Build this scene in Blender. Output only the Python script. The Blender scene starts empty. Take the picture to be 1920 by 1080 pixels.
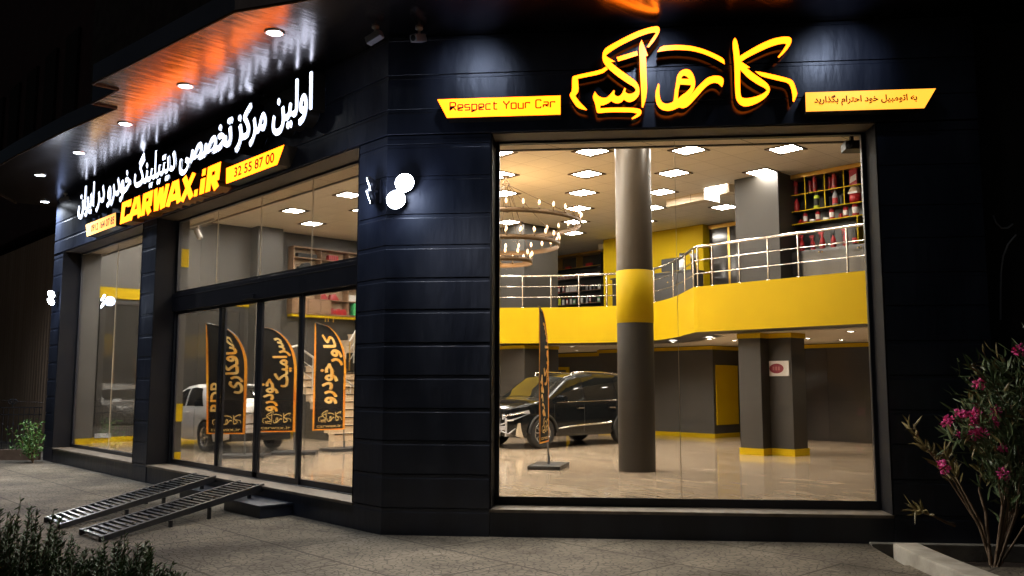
import bpy, bmesh, math, random, unicodedata
from mathutils import Vector, Matrix
random.seed(7)
SC = bpy.context.scene
COL = SC.collection
# ------------------------------------------------------------------ camera geometry
# world: X runs along the left shop front, Y into the building, origin at the foot of the building corner
F = 1640.; PITCH = math.radians(6.253); ROLL = math.radians(0.047); EYE = 1.9
AZ = math.radians(47.155)
def _rz(v, a):
    c, s = math.cos(a), math.sin(a); return (c*v[0]-s*v[1], s*v[0]+c*v[1], v[2])
_cp, _sp, _cr, _sr = math.cos(PITCH), math.sin(PITCH), math.cos(ROLL), math.sin(ROLL)
FW, RT, UP = [_rz(v, AZ) for v in ((0, _cp, _sp), (_cr, -_sr*_sp, _sr*_cp), (-_sr, -_cr*_sp, _cr*_cp))]
def ray(px, py):
    a, b = (px-960)/F, (540-py)/F
    return tuple(FW[i]+a*RT[i]+b*UP[i] for i in range(3))
_d = ray(714, 1003); _t = -EYE/_d[2]
CAM = (-_d[0]*_t, -_d[1]*_t, EYE)
def on_z(px, py, z):
    d = ray(px, py); t = (z-EYE)/d[2]; return Vector((CAM[0]+d[0]*t, CAM[1]+d[1]*t, z))
def on_plane(px, py, p, n):
    d = ray(px, py); t = sum((p[i]-CAM[i])*n[i] for i in range(3))/sum(d[i]*n[i] for i in range(3))
    return Vector([CAM[i]+d[i]*t for i in range(3)])
def on_y(px, py, y): return on_plane(px, py, (0, y, 0), (0, 1, 0))
def on_x(px, py, x): return on_plane(px, py, (x, 0, 0), (1, 0, 0))
RA = math.radians(-5.672)+AZ
RD = (math.cos(RA), math.sin(RA)); RN = (-math.sin(RA), math.cos(RA))
def RP(s, d, z=0.): return Vector((RD[0]*s+RN[0]*d, RD[1]*s+RN[1]*d, z))       # right shop front: along, inward, up
def on_r(px, py, dd):
    p = on_plane(px, py, (RN[0]*dd, RN[1]*dd, 0), (RN[0], RN[1], 0)); return (p[0]*RD[0]+p[1]*RD[1], p[2])

cam_d = bpy.data.cameras.new('camera'); cam = bpy.data.objects.new('camera', cam_d); COL.objects.link(cam)
cam_d.sensor_width = 36; cam_d.lens = F/1920*36; cam_d.clip_end = 500; cam_d.clip_start = .05
cam.matrix_world = Matrix(((RT[0], UP[0], -FW[0], CAM[0]), (RT[1], UP[1], -FW[1], CAM[1]), (RT[2], UP[2], -FW[2], CAM[2]), (0, 0, 0, 1)))
SC.camera = cam
# ------------------------------------------------------------------ night sky, moonlight, exposure
world = bpy.data.worlds.new('World'); SC.world = world; world.use_nodes = True
wn = world.node_tree.nodes; wl = world.node_tree.links
sky = wn.new('ShaderNodeTexSky'); sky.sky_type = 'NISHITA'; sky.sun_disc = False
sky.sun_elevation = math.radians(24); sky.sun_rotation = math.radians(200)
bg = wn['Background']; wl.new(sky.outputs[0], bg.inputs[0]); bg.inputs[1].default_value = .0018
moon_d = bpy.data.lights.new('moon', 'SUN'); moon_d.energy = .012; moon_d.angle = math.radians(.5); moon_d.color = (.8, .88, 1)
moon = bpy.data.objects.new('moon', moon_d); COL.objects.link(moon)
moon.rotation_euler = (math.radians(66), 0, math.radians(20))
SC.view_settings.view_transform = 'Standard'; SC.view_settings.look = 'None'; SC.view_settings.exposure = 0; SC.view_settings.gamma = 1
cy = SC.cycles
cy.use_denoising = True; cy.max_bounces = 8; cy.diffuse_bounces = 4; cy.glossy_bounces = 4; cy.transparent_max_bounces = 16; cy.transmission_bounces = 4
cy.sample_clamp_indirect = 4.0; cy.caustics_reflective = False; cy.caustics_refractive = False
try: cy.use_light_tree = True
except Exception: pass

def lamp(name, kind, loc, energy, color, parent=None, **kw):
    d = bpy.data.lights.new(name, kind); d.energy = energy; d.color = color
    for k, v in kw.items():
        if k != 'aim': setattr(d, k, v)
    o = bpy.data.objects.new(name, d); COL.objects.link(o)
    o.location = Vector(loc)-org(parent); o.parent = parent
    if 'aim' in kw: o.rotation_euler = Vector(kw['aim']).to_track_quat('-Z', 'Y').to_euler()
    return o
# ------------------------------------------------------------------ object helpers
def org(o):
    v = Vector((0, 0, 0))
    while o is not None: v = v+o.location; o = o.parent
    return v
def tag(o, label=None, cat=None, group=None, kind=None):
    if label: o['label'] = label
    if cat: o['category'] = cat
    if group: o['group'] = group
    if kind: o['kind'] = kind
    return o
def thing(name, label, cat, loc=(0, 0, 0), group=None, rot=0):
    o = bpy.data.objects.new(name, None); COL.objects.link(o); o.location = loc; o.rotation_euler = (0, 0, rot)
    o.empty_display_size = .1
    return tag(o, label, cat, group)
def dup(o, parent=None):
    c = o.copy(); COL.objects.link(c); c.parent = parent
    for ch in list(o.children): dup(ch, c)
    return c
class MB:
    def __init__(s): s.v = []; s.f = []; s.m = []; s.smooth = []
    def add(s, verts, faces, mat=0, smooth=False):
        n = len(s.v); s.v += [Vector(v) for v in verts]
        for f in faces: s.f.append([i+n for i in f]); s.m.append(mat); s.smooth.append(smooth)
        return s
    def box(s, x0, x1, y0, y1, z0, z1, f=None, mat=0):
        P = [(x, y, z) for z in (z0, z1) for y in (y0, y1) for x in (x0, x1)]
        if f: P = [f(*p) for p in P]
        return s.add(P, [(0, 2, 3, 1), (4, 5, 7, 6), (0, 1, 5, 4), (2, 6, 7, 3), (0, 4, 6, 2), (1, 3, 7, 5)], mat)
    def prism(s, poly, z0, z1, f=None, mat=0, mat_side=None):
        n = len(poly); P = [(p[0], p[1], z0) for p in poly]+[(p[0], p[1], z1) for p in poly]
        if f: P = [f(*p) for p in P]
        s.add(P, [tuple(range(n))[::-1], tuple(range(n, 2*n))], mat)
        s.add(P, [(i, (i+1) % n, (i+1) % n+n, i+n) for i in range(n)], mat if mat_side is None else mat_side)
        return s
    def tube(s, pts, r, n=8, mat=0, caps=True):
        pts = [Vector(p) for p in pts]; R = r if isinstance(r, (list, tuple)) else [r]*len(pts)
        rings = []; up = None
        for i, p in enumerate(pts):
            t = (pts[min(i+1, len(pts)-1)]-pts[max(i-1, 0)]).normalized()
            if up is None: up = t.orthogonal().normalized()
            up = (up-t*up.dot(t)); up = up.normalized() if up.length > 1e-5 else t.orthogonal().normalized()
            q = t.cross(up)
            rings.append([p+(up*math.cos(a)+q*math.sin(a))*R[i] for a in [2*math.pi*k/n for k in range(n)]])
        V = [v for r_ in rings for v in r_]
        Fs = [(i*n+k, i*n+(k+1) % n, (i+1)*n+(k+1) % n, (i+1)*n+k) for i in range(len(pts)-1) for k in range(n)]
        s.add(V, Fs, mat, True)
        if caps: s.add(V, [tuple(range(n))[::-1], tuple(range((len(pts)-1)*n, len(pts)*n))], mat)
        return s
    def lathe(s, prof, c=(0, 0, 0), n=16, mat=0, ax=None, a0=0., a1=2*math.pi):
        c = Vector(c); V = []; full = abs(a1-a0-2*math.pi) < 1e-6; m = n if full else n+1
        for (r, z) in prof:
            for k in range(m):
                a = a0+(a1-a0)*k/n
                p = Vector((r*math.cos(a), r*math.sin(a), z))
                if ax is not None: p = ax @ p
                V.append(c+p)
        Fs = []
        for i in range(len(prof)-1):
            for k in range(n):
                k2 = (k+1) % m if full else k+1
                Fs.append((i*m+k, i*m+k2, (i+1)*m+k2, (i+1)*m+k))
        return s.add(V, Fs, mat, True)
    def quad(s, a, b, c, d, mat=0): return s.add([a, b, c, d], [(0, 1, 2, 3)], mat)
    def build(s, name, mats, parent=None, bevel=0, seg=2, merge=False, angle=40):
        if not isinstance(mats, (list, tuple)): mats = [mats]
        o_ = org(parent) if parent is not None else Vector((0, 0, 0))
        me = bpy.data.meshes.new(name)
        me.from_pydata([v-o_ for v in s.v], [], s.f)
        for m in mats: me.materials.append(m)
        me.polygons.foreach_set('material_index', s.m)
        me.polygons.foreach_set('use_smooth', s.smooth)
        bm = bmesh.new(); bm.from_mesh(me)
        if merge: bmesh.ops.remove_doubles(bm, verts=bm.verts, dist=1e-4)
        bmesh.ops.recalc_face_normals(bm, faces=bm.faces)
        if bevel:
            bmesh.ops.remove_doubles(bm, verts=bm.verts, dist=1e-5)
            bmesh.ops.bevel(bm, geom=[e for e in bm.edges if len(e.link_faces) == 2 and e.calc_face_angle(0) > math.radians(angle)], offset=bevel, segments=seg, affect='EDGES', profile=.6)
        bm.to_mesh(me); bm.free(); me.update()
        o = bpy.data.objects.new(name, me); COL.objects.link(o); o.parent = parent
        return o
def struct(name, mb, mats, **k):
    o = mb.build(name, mats, **k); o['kind'] = 'structure'; return o
# ------------------------------------------------------------------ materials
def mat(name, base=(.5, .5, .5), rough=.5, metal=0., emit=None, estr=0., coat=0., spec=.5, alpha=1.):
    m = bpy.data.materials.new(name); m.use_nodes = True
    b = m.node_tree.nodes['Principled BSDF']
    b.inputs['Base Color'].default_value = (*base, 1); b.inputs['Roughness'].default_value = rough
    b.inputs['Metallic'].default_value = metal; b.inputs['Coat Weight'].default_value = coat
    b.inputs['Specular IOR Level'].default_value = spec
    if emit: b.inputs['Emission Color'].default_value = (*emit, 1); b.inputs['Emission Strength'].default_value = estr
    return m
def nodes(m): return m.node_tree.nodes, m.node_tree.links, m.node_tree.nodes['Principled BSDF']
def vary(m, c2, scale=4., stretch=(1, 1, 1), detail=5., lo=.35, hi=.65, bump=0., bscale=None, rough=None, dist=.02):
    """mottle the base colour with noise, optionally bump and rough variation"""
    N, L, b = nodes(m)
    tc = N.new('ShaderNodeTexCoord'); mp = N.new('ShaderNodeMapping'); L.new(tc.outputs['Object'], mp.inputs[0])
    mp.inputs['Scale'].default_value = stretch
    ns = N.new('ShaderNodeTexNoise'); ns.inputs['Scale'].default_value = scale; ns.inputs['Detail'].default_value = detail
    L.new(mp.outputs[0], ns.inputs[0])
    rp = N.new('ShaderNodeValToRGB'); rp.color_ramp.elements[0].position = lo; rp.color_ramp.elements[1].position = hi
    rp.color_ramp.elements[0].color = b.inputs['Base Color'].default_value; rp.color_ramp.elements[1].color = (*c2, 1)
    L.new(ns.outputs[0], rp.inputs[0]); L.new(rp.outputs[0], b.inputs['Base Color'])
    if bump:
        n2 = N.new('ShaderNodeTexNoise'); n2.inputs['Scale'].default_value = bscale or scale*3; n2.inputs['Detail'].default_value = 4
        L.new(mp.outputs[0], n2.inputs[0])
        bp = N.new('ShaderNodeBump'); bp.inputs['Strength'].default_value = bump; bp.inputs['Distance'].default_value = dist
        L.new(n2.outputs[0], bp.inputs['Height']); L.new(bp.outputs[0], b.inputs['Normal'])
    if rough:
        mr = N.new('ShaderNodeMapRange'); mr.inputs[3].default_value = rough[0]; mr.inputs[4].default_value = rough[1]
        L.new(ns.outputs[0], mr.inputs[0]); L.new(mr.outputs[0], b.inputs['Roughness'])
    return m
M = {}
M['navy'] = vary(mat('black_blue_stone_cladding', (.013, .017, .031), .34), (.026, .032, .052), 1.6, stretch=(1.4, 1.4, .45), bump=.25, bscale=5, rough=(.22, .55), dist=.03)
M['navy_frame'] = vary(mat('dark_metal_frame', (.010, .011, .016), .35), (.014, .014, .02), 3, rough=(.3, .45))
M['jamb'] = vary(mat('matt_dark_jamb', (.007, .007, .010), .7, spec=.15), (.012, .011, .012), 2)
M['groove'] = mat('dark_joint', (.004, .004, .005), .8)
M['sill'] = vary(mat('worn_stone_sill', (.12, .095, .07), .5), (.22, .18, .14), 3, stretch=(1, 2, 1), bump=.1, bscale=30, rough=(.35, .6))
M['reveal'] = vary(mat('brown_lintel_soffit', (.05, .04, .03), .6), (.07, .055, .04), 2)
def glass_mat(name='window_glass', tint=(1, 1, 1), refl=1.0):
    m = bpy.data.materials.new(name); m.use_nodes = True; N, L = m.node_tree.nodes, m.node_tree.links
    for n in list(N): N.remove(n)
    out = N.new('ShaderNodeOutputMaterial'); mx = N.new('ShaderNodeMixShader'); tr = N.new('ShaderNodeBsdfTransparent'); gl = N.new('ShaderNodeBsdfGlossy')
    tr.inputs[0].default_value = (*tint, 1); gl.inputs['Roughness'].default_value = .0
    fr = N.new('ShaderNodeFresnel'); fr.inputs[0].default_value = 1.45
    mu = N.new('ShaderNodeMath'); mu.operation = 'MULTIPLY'; mu.inputs[1].default_value = refl
    L.new(fr.outputs[0], mu.inputs[0]); L.new(mu.outputs[0], mx.inputs[0]); L.new(tr.outputs[0], mx.inputs[1]); L.new(gl.outputs[0], mx.inputs[2]); L.new(mx.outputs[0], out.inputs[0])
    return m
M['glass'] = glass_mat('window_glass', (.99, .99, .985), .5)
M['joint'] = mat('silicone_joint', (.45, .38, .28), .4)
M['chrome'] = mat('polished_steel', (.75, .72, .68), .16, 1)
M['steel_pale'] = mat('brushed_pale_steel', (.85, .83, .8), .38, .85)
M['yellow'] = vary(mat('yellow_wall_paint', (.47, .315, .001), .6, spec=.15), (.50, .335, .0012), 1.2)
M['dwall'] = vary(mat('dark_grey_wall_paint', (.052, .048, .042), .42), (.062, .057, .051), 1.5, rough=(.35, .5))
M['dcol'] = vary(mat('dark_column_paint', (.023, .020, .016), .5), (.029, .025, .020), 1.5, rough=(.42, .58))
M['dwall_gloss'] = vary(mat('dark_glossy_panel', (.030, .027, .026), .12), (.036, .032, .03), 1.5, rough=(.08, .2))
M['cab'] = mat('black_cabinet_board', (.022, .02, .018), .32)
M['wood'] = vary(mat('brown_wood_veneer', (.18, .10, .055), .45), (.28, .17, .095), 3, stretch=(1, 1, 12), bump=.03)
M['wood_pale'] = vary(mat('pale_back_panel', (.42, .31, .2), .55), (.5, .38, .26), 3)
M['stair'] = vary(mat('beige_stair_stone', (.58, .44, .3), .4), (.68, .54, .38), 4)
M['black'] = mat('black_rubber', (.012, .012, .012), .55)
M['iron'] = vary(mat('black_painted_steel', (.012, .013, .016), .35), (.02, .02, .024), 8, rough=(.25, .45))
M['rung'] = vary(mat('scuffed_steel', (.12, .13, .14), .3, .6), (.22, .23, .24), 6, rough=(.22, .4))
M['step_rung'] = vary(mat('worn_black_rung', (.02, .022, .026), .28, .5), (.05, .054, .06), 9, rough=(.18, .42))
M['white_plastic'] = mat('white_plastic', (.75, .73, .7), .35)
M['grey_plastic'] = mat('grey_plastic', (.3, .3, .32), .4)
M['letter_white'] = mat('white_lit_letter_face', (.8, .8, .8), .4, emit=(.72, .80, 1), estr=4.2)
M['letter_side'] = mat('dark_bronze_letter_return', (.03, .022, .016), .3, .4)
M['sign_yellow'] = mat('yellow_lit_sign_face', (.8, .5, .02), .4, emit=(1, .150, .003), estr=6.6)
M['sign_pale'] = mat('pale_orange_lit_sign_face', (.8, .55, .2), .4, emit=(1, .36, .05), estr=1.8)
M['sign_side'] = mat('amber_letter_return', (.28, .12, .02), .35)
M['sign_text'] = mat('dark_red_vinyl', (.045, .004, .002), .6)
M['lamp_white'] = mat('led_lens', (1, 1, 1), .3, emit=(.82, .92, 1), estr=60)
M['down_lens'] = mat('downlight_lens', (1, 1, 1), .3, emit=(.85, .92, 1), estr=22)
M['panel'] = mat('ceiling_light_diffuser', (1, 1, 1), .4, emit=(1, .93, .82), estr=84)
M['spot_lens'] = mat('recessed_spot_lens', (1, 1, 1), .4, emit=(1, .9, .76), estr=45)
M['bulb'] = mat('warm_bulb_glass', (1, 1, 1), .3, emit=(1, .47, .13), estr=2.6)
M['bronze'] = mat('aged_bronze', (.075, .042, .016), .5, .6)
M['leaf_dark'] = vary(mat('rosemary_needles', (.045, .09, .028), .6, spec=.25), (.085, .14, .05), 6)
M['leaf'] = vary(mat('oleander_leaves', (.07, .12, .05), .4), (.13, .17, .07), 5)
M['leaf_dry'] = vary(mat('dry_oleander_leaves', (.15, .12, .035), .5), (.22, .17, .06), 5)
M['stem'] = vary(mat('brown_stem', (.12, .075, .04), .7), (.18, .12, .07), 9)
M['pink'] = vary(mat('pink_petals', (.75, .04, .26), .5), (.85, .12, .40), 14)
M['concrete'] = vary(mat('cast_concrete', (.28, .255, .205), .8), (.42, .385, .32), 4, bump=.3, bscale=22)
M['soil'] = vary(mat('dark_soil', (.035, .022, .014), .95), (.06, .04, .025), 12, bump=.6, bscale=40)
M['red'] = mat('red_plastic', (.36, .010, .012), .38)
M['dred'] = mat('dark_red_plastic', (.2, .01, .012), .3)
M['lime'] = mat('lime_plastic', (.62, .7, .03), .35)
M['green'] = mat('green_plastic', (.05, .35, .12), .4)
M['paper'] = mat('white_label_paper', (.75, .72, .68), .6)
M['gold'] = mat('brass_knob', (.8, .5, .12), .3, .9)
M['tyre'] = mat('tyre_rubber', (.014, .014, .014), .75)
M['rim'] = mat('alloy_rim', (.55, .55, .56), .25, .9)
M['rim_dark'] = mat('dark_alloy', (.03, .03, .032), .35, .6)
M['car_black'] = mat('black_car_paint', (.006, .007, .008), .13, spec=.4)
M['car_white'] = mat('white_car_paint', (.86, .85, .83), .25, coat=.6)
M['car_glass'] = mat('tinted_car_glass', (.008, .009, .009), .03)
M['car_trim'] = mat('black_car_trim', (.015, .015, .015), .5)
M['tail'] = mat('red_tail_lamp', (.3, .008, .01), .15)
M['lens'] = mat('clear_headlamp', (.45, .45, .47), .08, .3)
M['flag'] = vary(mat('black_flag_cloth', (.008, .007, .007), .85, spec=.2), (.014, .012, .011), 3)
M['flag_edge'] = vary(mat('orange_flag_hem', (.9, .25, .012), .6), (.95, .45, .02), 1.2)
M['flag_text'] = vary(mat('golden_brush_lettering', (.95, .42, .03), .6), (.98, .68, .25), 4, lo=.4, hi=.6)
M['flag_gold'] = mat('gold_print', (.85, .58, .2), .55)
# ================================================================== SETTING
ZF, ZC, ZM, ZU = .38, 6.5, 4.03, 3.0       # floor, ceiling, mezzanine floor, ceiling under the mezzanine
XL = -14.6                                  # inner face of the left end wall
# pavement: stamped irregular stones with long joints
m = vary(mat('stamped_stone_paving', (.155, .132, .102), .85, spec=.12), (.275, .235, .18), .9, detail=8, rough=(.7, .95))
N, L, b = nodes(m)
tc = N.new('ShaderNodeTexCoord'); wv = N.new('ShaderNodeTexNoise'); wv.inputs['Scale'].default_value = 2.5; L.new(tc.outputs['Object'], wv.inputs[0])
ad = N.new('ShaderNodeVectorMath'); ad.operation = 'MULTIPLY_ADD'; L.new(wv.outputs['Color'], ad.inputs[0]); ad.inputs[1].default_value = (.09, .09, 0); L.new(tc.outputs['Object'], ad.inputs[2])
vo = N.new('ShaderNodeTexVoronoi'); vo.feature = 'DISTANCE_TO_EDGE'; vo.inputs['Scale'].default_value = 12; L.new(ad.outputs[0], vo.inputs['Vector'])
vr = N.new('ShaderNodeMapRange'); vr.inputs[1].default_value = .0; vr.inputs[2].default_value = .09; L.new(vo.outputs['Distance'], vr.inputs[0])
bk = N.new('ShaderNodeTexBrick'); bk.inputs['Scale'].default_value = 1; bk.inputs['Mortar Size'].default_value = .016; bk.inputs['Brick Width'].default_value = 2.4; bk.inputs['Row Height'].default_value = 1.3
bk.inputs[1].default_value = (1, 1, 1, 1); bk.inputs[2].default_value = (1, 1, 1, 1); bk.inputs[3].default_value = (0, 0, 0, 1); L.new(tc.outputs['Object'], bk.inputs[0])
mu = N.new('ShaderNodeMath'); mu.operation = 'MULTIPLY'; L.new(vr.outputs[0], mu.inputs[0]); L.new(bk.outputs['Color'], mu.inputs[1])
fine = N.new('ShaderNodeTexNoise'); fine.inputs['Scale'].default_value = 45; fine.inputs['Detail'].default_value = 5; L.new(tc.outputs['Object'], fine.inputs[0])
m2 = N.new('ShaderNodeMath'); m2.operation = 'MULTIPLY_ADD'; L.new(fine.outputs[0], m2.inputs[0]); m2.inputs[1].default_value = .3; L.new(mu.outputs[0], m2.inputs[2])
bp = N.new('ShaderNodeBump'); bp.inputs['Strength'].default_value = .7; bp.inputs['Distance'].default_value = .008; L.new(m2.outputs[0], bp.inputs['Height']); L.new(bp.outputs[0], b.inputs['Normal'])
mc = N.new('ShaderNodeMix'); mc.data_type = 'RGBA'; mc.blend_type = 'MULTIPLY'; src = b.inputs['Base Color'].links[0].from_socket
gr = N.new('ShaderNodeMapRange'); gr.inputs[3].default_value = .42; gr.inputs[4].default_value = 1; L.new(mu.outputs[0], gr.inputs[0])
mc.inputs[0].default_value = 1; L.new(src, mc.inputs[6]); L.new(gr.outputs[0], mc.inputs[7]); L.new(mc.outputs[2], b.inputs['Base Color'])
st = N.new('ShaderNodeTexNoise'); st.inputs['Scale'].default_value = .55; st.inputs['Detail'].default_value = 9; st.inputs['Roughness'].default_value = .65; L.new(tc.outputs['Object'], st.inputs[0])
sr = N.new('ShaderNodeMapRange'); sr.inputs[1].default_value = .38; sr.inputs[2].default_value = .6; sr.inputs[3].default_value = .58; sr.inputs[4].default_value = 1; L.new(st.outputs[0], sr.inputs[0])
md = N.new('ShaderNodeMix'); md.data_type = 'RGBA'; md.blend_type = 'MULTIPLY'; md.inputs[0].default_value = 1; L.new(mc.outputs[2], md.inputs[6]); L.new(sr.outputs[0], md.inputs[7]); L.new(md.outputs[2], b.inputs['Base Color'])
M['paving'] = m
SH0, SH1, DH0, DH1 = 5.95, 12., -1.25, -.1
g = MB()
for (s0, s1, d0, d1) in ((-90, SH0, -90, 90), (SH0, SH1, -90, DH0), (SH0, SH1, DH1, 90), (SH1, 90, -90, 90)):
    g.add([RP(s0, d0), RP(s1, d0), RP(s1, d1), RP(s0, d1)], [(0, 1, 2, 3)])
struct('pavement', g, M['paving'])
g = MB(); g.box(SH0+.002, SH1-.002, DH0+.002, DH1-.002, -.4, -.16, RP)
struct('planting_soil', g, M['soil'])
g = MB(); g.box(SH0+.01, 9, -.13, -.003, -.158, .025, RP)
tag(struct('pavement_ledge', g, M['concrete'], bevel=.006))

# interior floor: glossy beige porcelain with long streaks
m = mat('polished_beige_tile', (.40, .29, .19), .16); N, L, b = nodes(m)
tc = N.new('ShaderNodeTexCoord'); mp = N.new('ShaderNodeMapping'); mp.inputs['Rotation'].default_value = (0, 0, math.radians(38)); mp.inputs['Scale'].default_value = (.5, 1.7, 1); L.new(tc.outputs['Object'], mp.inputs[0])
ns = N.new('ShaderNodeTexNoise'); ns.inputs['Scale'].default_value = 2.1; ns.inputs['Detail'].default_value = 5; ns.inputs['Distortion'].default_value = 1.4; L.new(mp.outputs[0], ns.inputs[0])
rp = N.new('ShaderNodeValToRGB'); rp.color_ramp.elements[0].position = .3; rp.color_ramp.elements[1].position = .7
rp.color_ramp.elements[0].color = (.31, .235, .155, 1); rp.color_ramp.elements[1].color = (.56, .44, .315, 1); L.new(ns.outputs[0], rp.inputs[0])
bk = N.new('ShaderNodeTexBrick'); bk.offset = 0; bk.inputs['Scale'].default_value = 1; bk.inputs['Brick Width'].default_value = .8; bk.inputs['Row Height'].default_value = .8; bk.inputs['Mortar Size'].default_value = .004
bk.inputs[1].default_value = (1, 1, 1, 1); bk.inputs[2].default_value = (.93, .93, .93, 1); bk.inputs[3].default_value = (.8, .8, .8, 1); L.new(tc.outputs['Object'], bk.inputs[0])
mc = N.new('ShaderNodeMix'); mc.data_type = 'RGBA'; mc.blend_type = 'MULTIPLY'; mc.inputs[0].default_value = 1; L.new(rp.outputs[0], mc.inputs[6]); L.new(bk.outputs['Color'], mc.inputs[7]); L.new(mc.outputs[2], b.inputs['Base Color'])
mr = N.new('ShaderNodeMapRange'); mr.inputs[3].default_value = .05; mr.inputs[4].default_value = .16; L.new(ns.outputs[0], mr.inputs[0]); L.new(mr.outputs[0], b.inputs['Roughness'])
M['tile'] = m
ROOM = [(XL, .5), (-.19, .5), tuple(RP(7.3, .5)[:2]), (5.0, 16.4), (XL, 16.4)]
g = MB(); g.prism(ROOM, .2, ZF); struct('shop_floor', g, M['tile'])

def tile_ceiling(name, c, pitch, off):
    m = mat(name, c, .85); N, L, b = nodes(m)
    tc = N.new('ShaderNodeTexCoord'); mp = N.new('ShaderNodeMapping'); mp.inputs['Location'].default_value = off; L.new(tc.outputs['Object'], mp.inputs[0])
    bk = N.new('ShaderNodeTexBrick'); bk.offset = 0; bk.inputs['Scale'].default_value = 1; bk.inputs['Brick Width'].default_value = pitch[0]; bk.inputs['Row Height'].default_value = pitch[1]; bk.inputs['Mortar Size'].default_value = .007; bk.inputs['Mortar Smooth'].default_value = .4
    bk.inputs[1].default_value = (*c, 1); bk.inputs[2].default_value = (c[0]*.96, c[1]*.96, c[2]*.95, 1); bk.inputs[3].default_value = (c[0]*.62, c[1]*.6, c[2]*.56, 1)
    L.new(mp.outputs[0], bk.inputs[0]); L.new(bk.outputs['Color'], b.inputs['Base Color']); return m
M['ceil'] = tile_ceiling('ceiling_tiles', (.90, .82, .70), (.6775, .665), (1.93+.339, -6.22+.3325, 0))
M['ceil_low'] = tile_ceiling('lower_ceiling_strips', (.62, .55, .45), (2.4, .2), (0, 0, 0))
g = MB(); g.prism([(XL-.2, .3), (-.1, .3), tuple(RP(7.5, .3)[:2]), (5.2, 16.6), (XL-.2, 16.6)], ZC, ZC+.25); struct('shop_ceiling', g, M['ceil'])
# lowered soffit strip just inside the glazing
g = MB()
g.prism([(XL, .52), (-.2, .52), (-.45, 1.06), (XL, 1.06)], 5.225, ZC-.004)
g.prism([tuple(RP(.22, .52)[:2]), tuple(RP(7.3, .52)[:2]), tuple(RP(7.3, 1.06)[:2]), tuple(RP(.0, 1.06)[:2])], 5.228, ZC-.006)
g.prism([(XL, 1.04), (-.44, 1.04), (-.47, 1.085), (XL, 1.085)], 5.205, 5.223, mat=1)
g.prism([tuple(RP(.01, 1.04)[:2]), tuple(RP(7.3, 1.04)[:2]), tuple(RP(7.3, 1.085)[:2]), tuple(RP(-.02, 1.085)[:2])], 5.208, 5.226, mat=1)
m = mat('beige_soffit_board', (.55, .45, .32), .7); N, L, b = nodes(m)
tc = N.new('ShaderNodeTexCoord'); bk = N.new('ShaderNodeTexBrick'); bk.offset = 0; bk.inputs['Scale'].default_value = 1; bk.inputs['Brick Width'].default_value = 1.0; bk.inputs['Row Height'].default_value = 40; bk.inputs['Mortar Size'].default_value = .008
bk.inputs[1].default_value = (.82, .70, .52, 1); bk.inputs[2].default_value = (.78, .66, .49, 1); bk.inputs[3].default_value = (.3, .24, .17, 1); L.new(tc.outputs['Object'], bk.inputs[0]); L.new(bk.outputs['Color'], b.inputs['Base Color'])
struct('soffit_strip', g, [m, M['dwall']])
# inner walls
g = MB()
g.box(XL-.16, XL, .5, 16.6, .0, ZC-.002)                                   # left end wall
g.box(XL, -9.31, 16.4, 16.6, .0, ZC-.002)                                 # far wall, left stretch
g.box(-9.31, -5.0, 14.7, 16.6, .0, ZU+.2)                                  # block under the gallery
g.box(-4.98, 5.2, 16.0, 16.6, .0, ZU+.2)                                   # recessed far wall
g.box(-5.1, 5.2, 15.2, 16.6, ZM-.02, ZC-.003)                              # far wall above the gallery
g.box(5.0, 5.2, 5.3, 16.4, .0, ZC-.004)                                    # right end wall
g.box(XL, XL+.42, .5, .95, ZF, 5.26)                                       # pier beside the left window
g.box(XL, XL+.45, 5.25, 6.05, ZF, ZC-.005)                                 # pilaster on the left wall
struct('inner_wall', g, M['dwall'])
g = MB(); g.box(-8.9, -5.102, 14.5, 16.39, ZM-.01, ZC-.006); struct('yellow_wall', g, M['yellow'])
g = MB(); g.box(-4.9, 4.9, 15.93, 15.998, ZF, ZU-.13)
for x in (-2.2, -.9, .4): g.box(x, x+.012, 15.925, 15.93, ZF, ZU-.13, mat=1)
struct('panelled_wall', g, [M['dwall_gloss'], M['groove']])
# skirting and crown bands
g = MB()
g.box(-9.33, -4.965, 14.66, 14.698, ZF, ZF+.12); g.box(-4.998, -4.96, 14.698, 15.92, ZF, ZF+.12)
g.box(-9.33, -4.965, 14.64, 14.698, ZU-.12, ZU-.02); g.box(-4.998, -4.94, 14.698, 15.92, ZU-.12, ZU-.02)
g.box(-4.95, 4.9, 15.9, 15.925, ZU-.12, ZU-.02); g.box(XL, -9.34, 16.34, 16.398, ZU-.14, ZU-.02)
g.box(XL+.001, XL+.03, .96, 5.24, ZF, ZF+.14); g.box(XL+.001, XL+.03, 6.06, 9.2, ZF, ZF+.14)
g.box(XL+.422, XL+.435, .5, .95, ZF, ZF+.14); g.box(XL+.42, XL+.44, .55, .94, ZF+.14, ZF+.15)
g.box(XL+.001, XL+.06, 1.0, 5.24, 4.13, 4.42)
struct('yellow_trim', g, M['yellow'])
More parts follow.
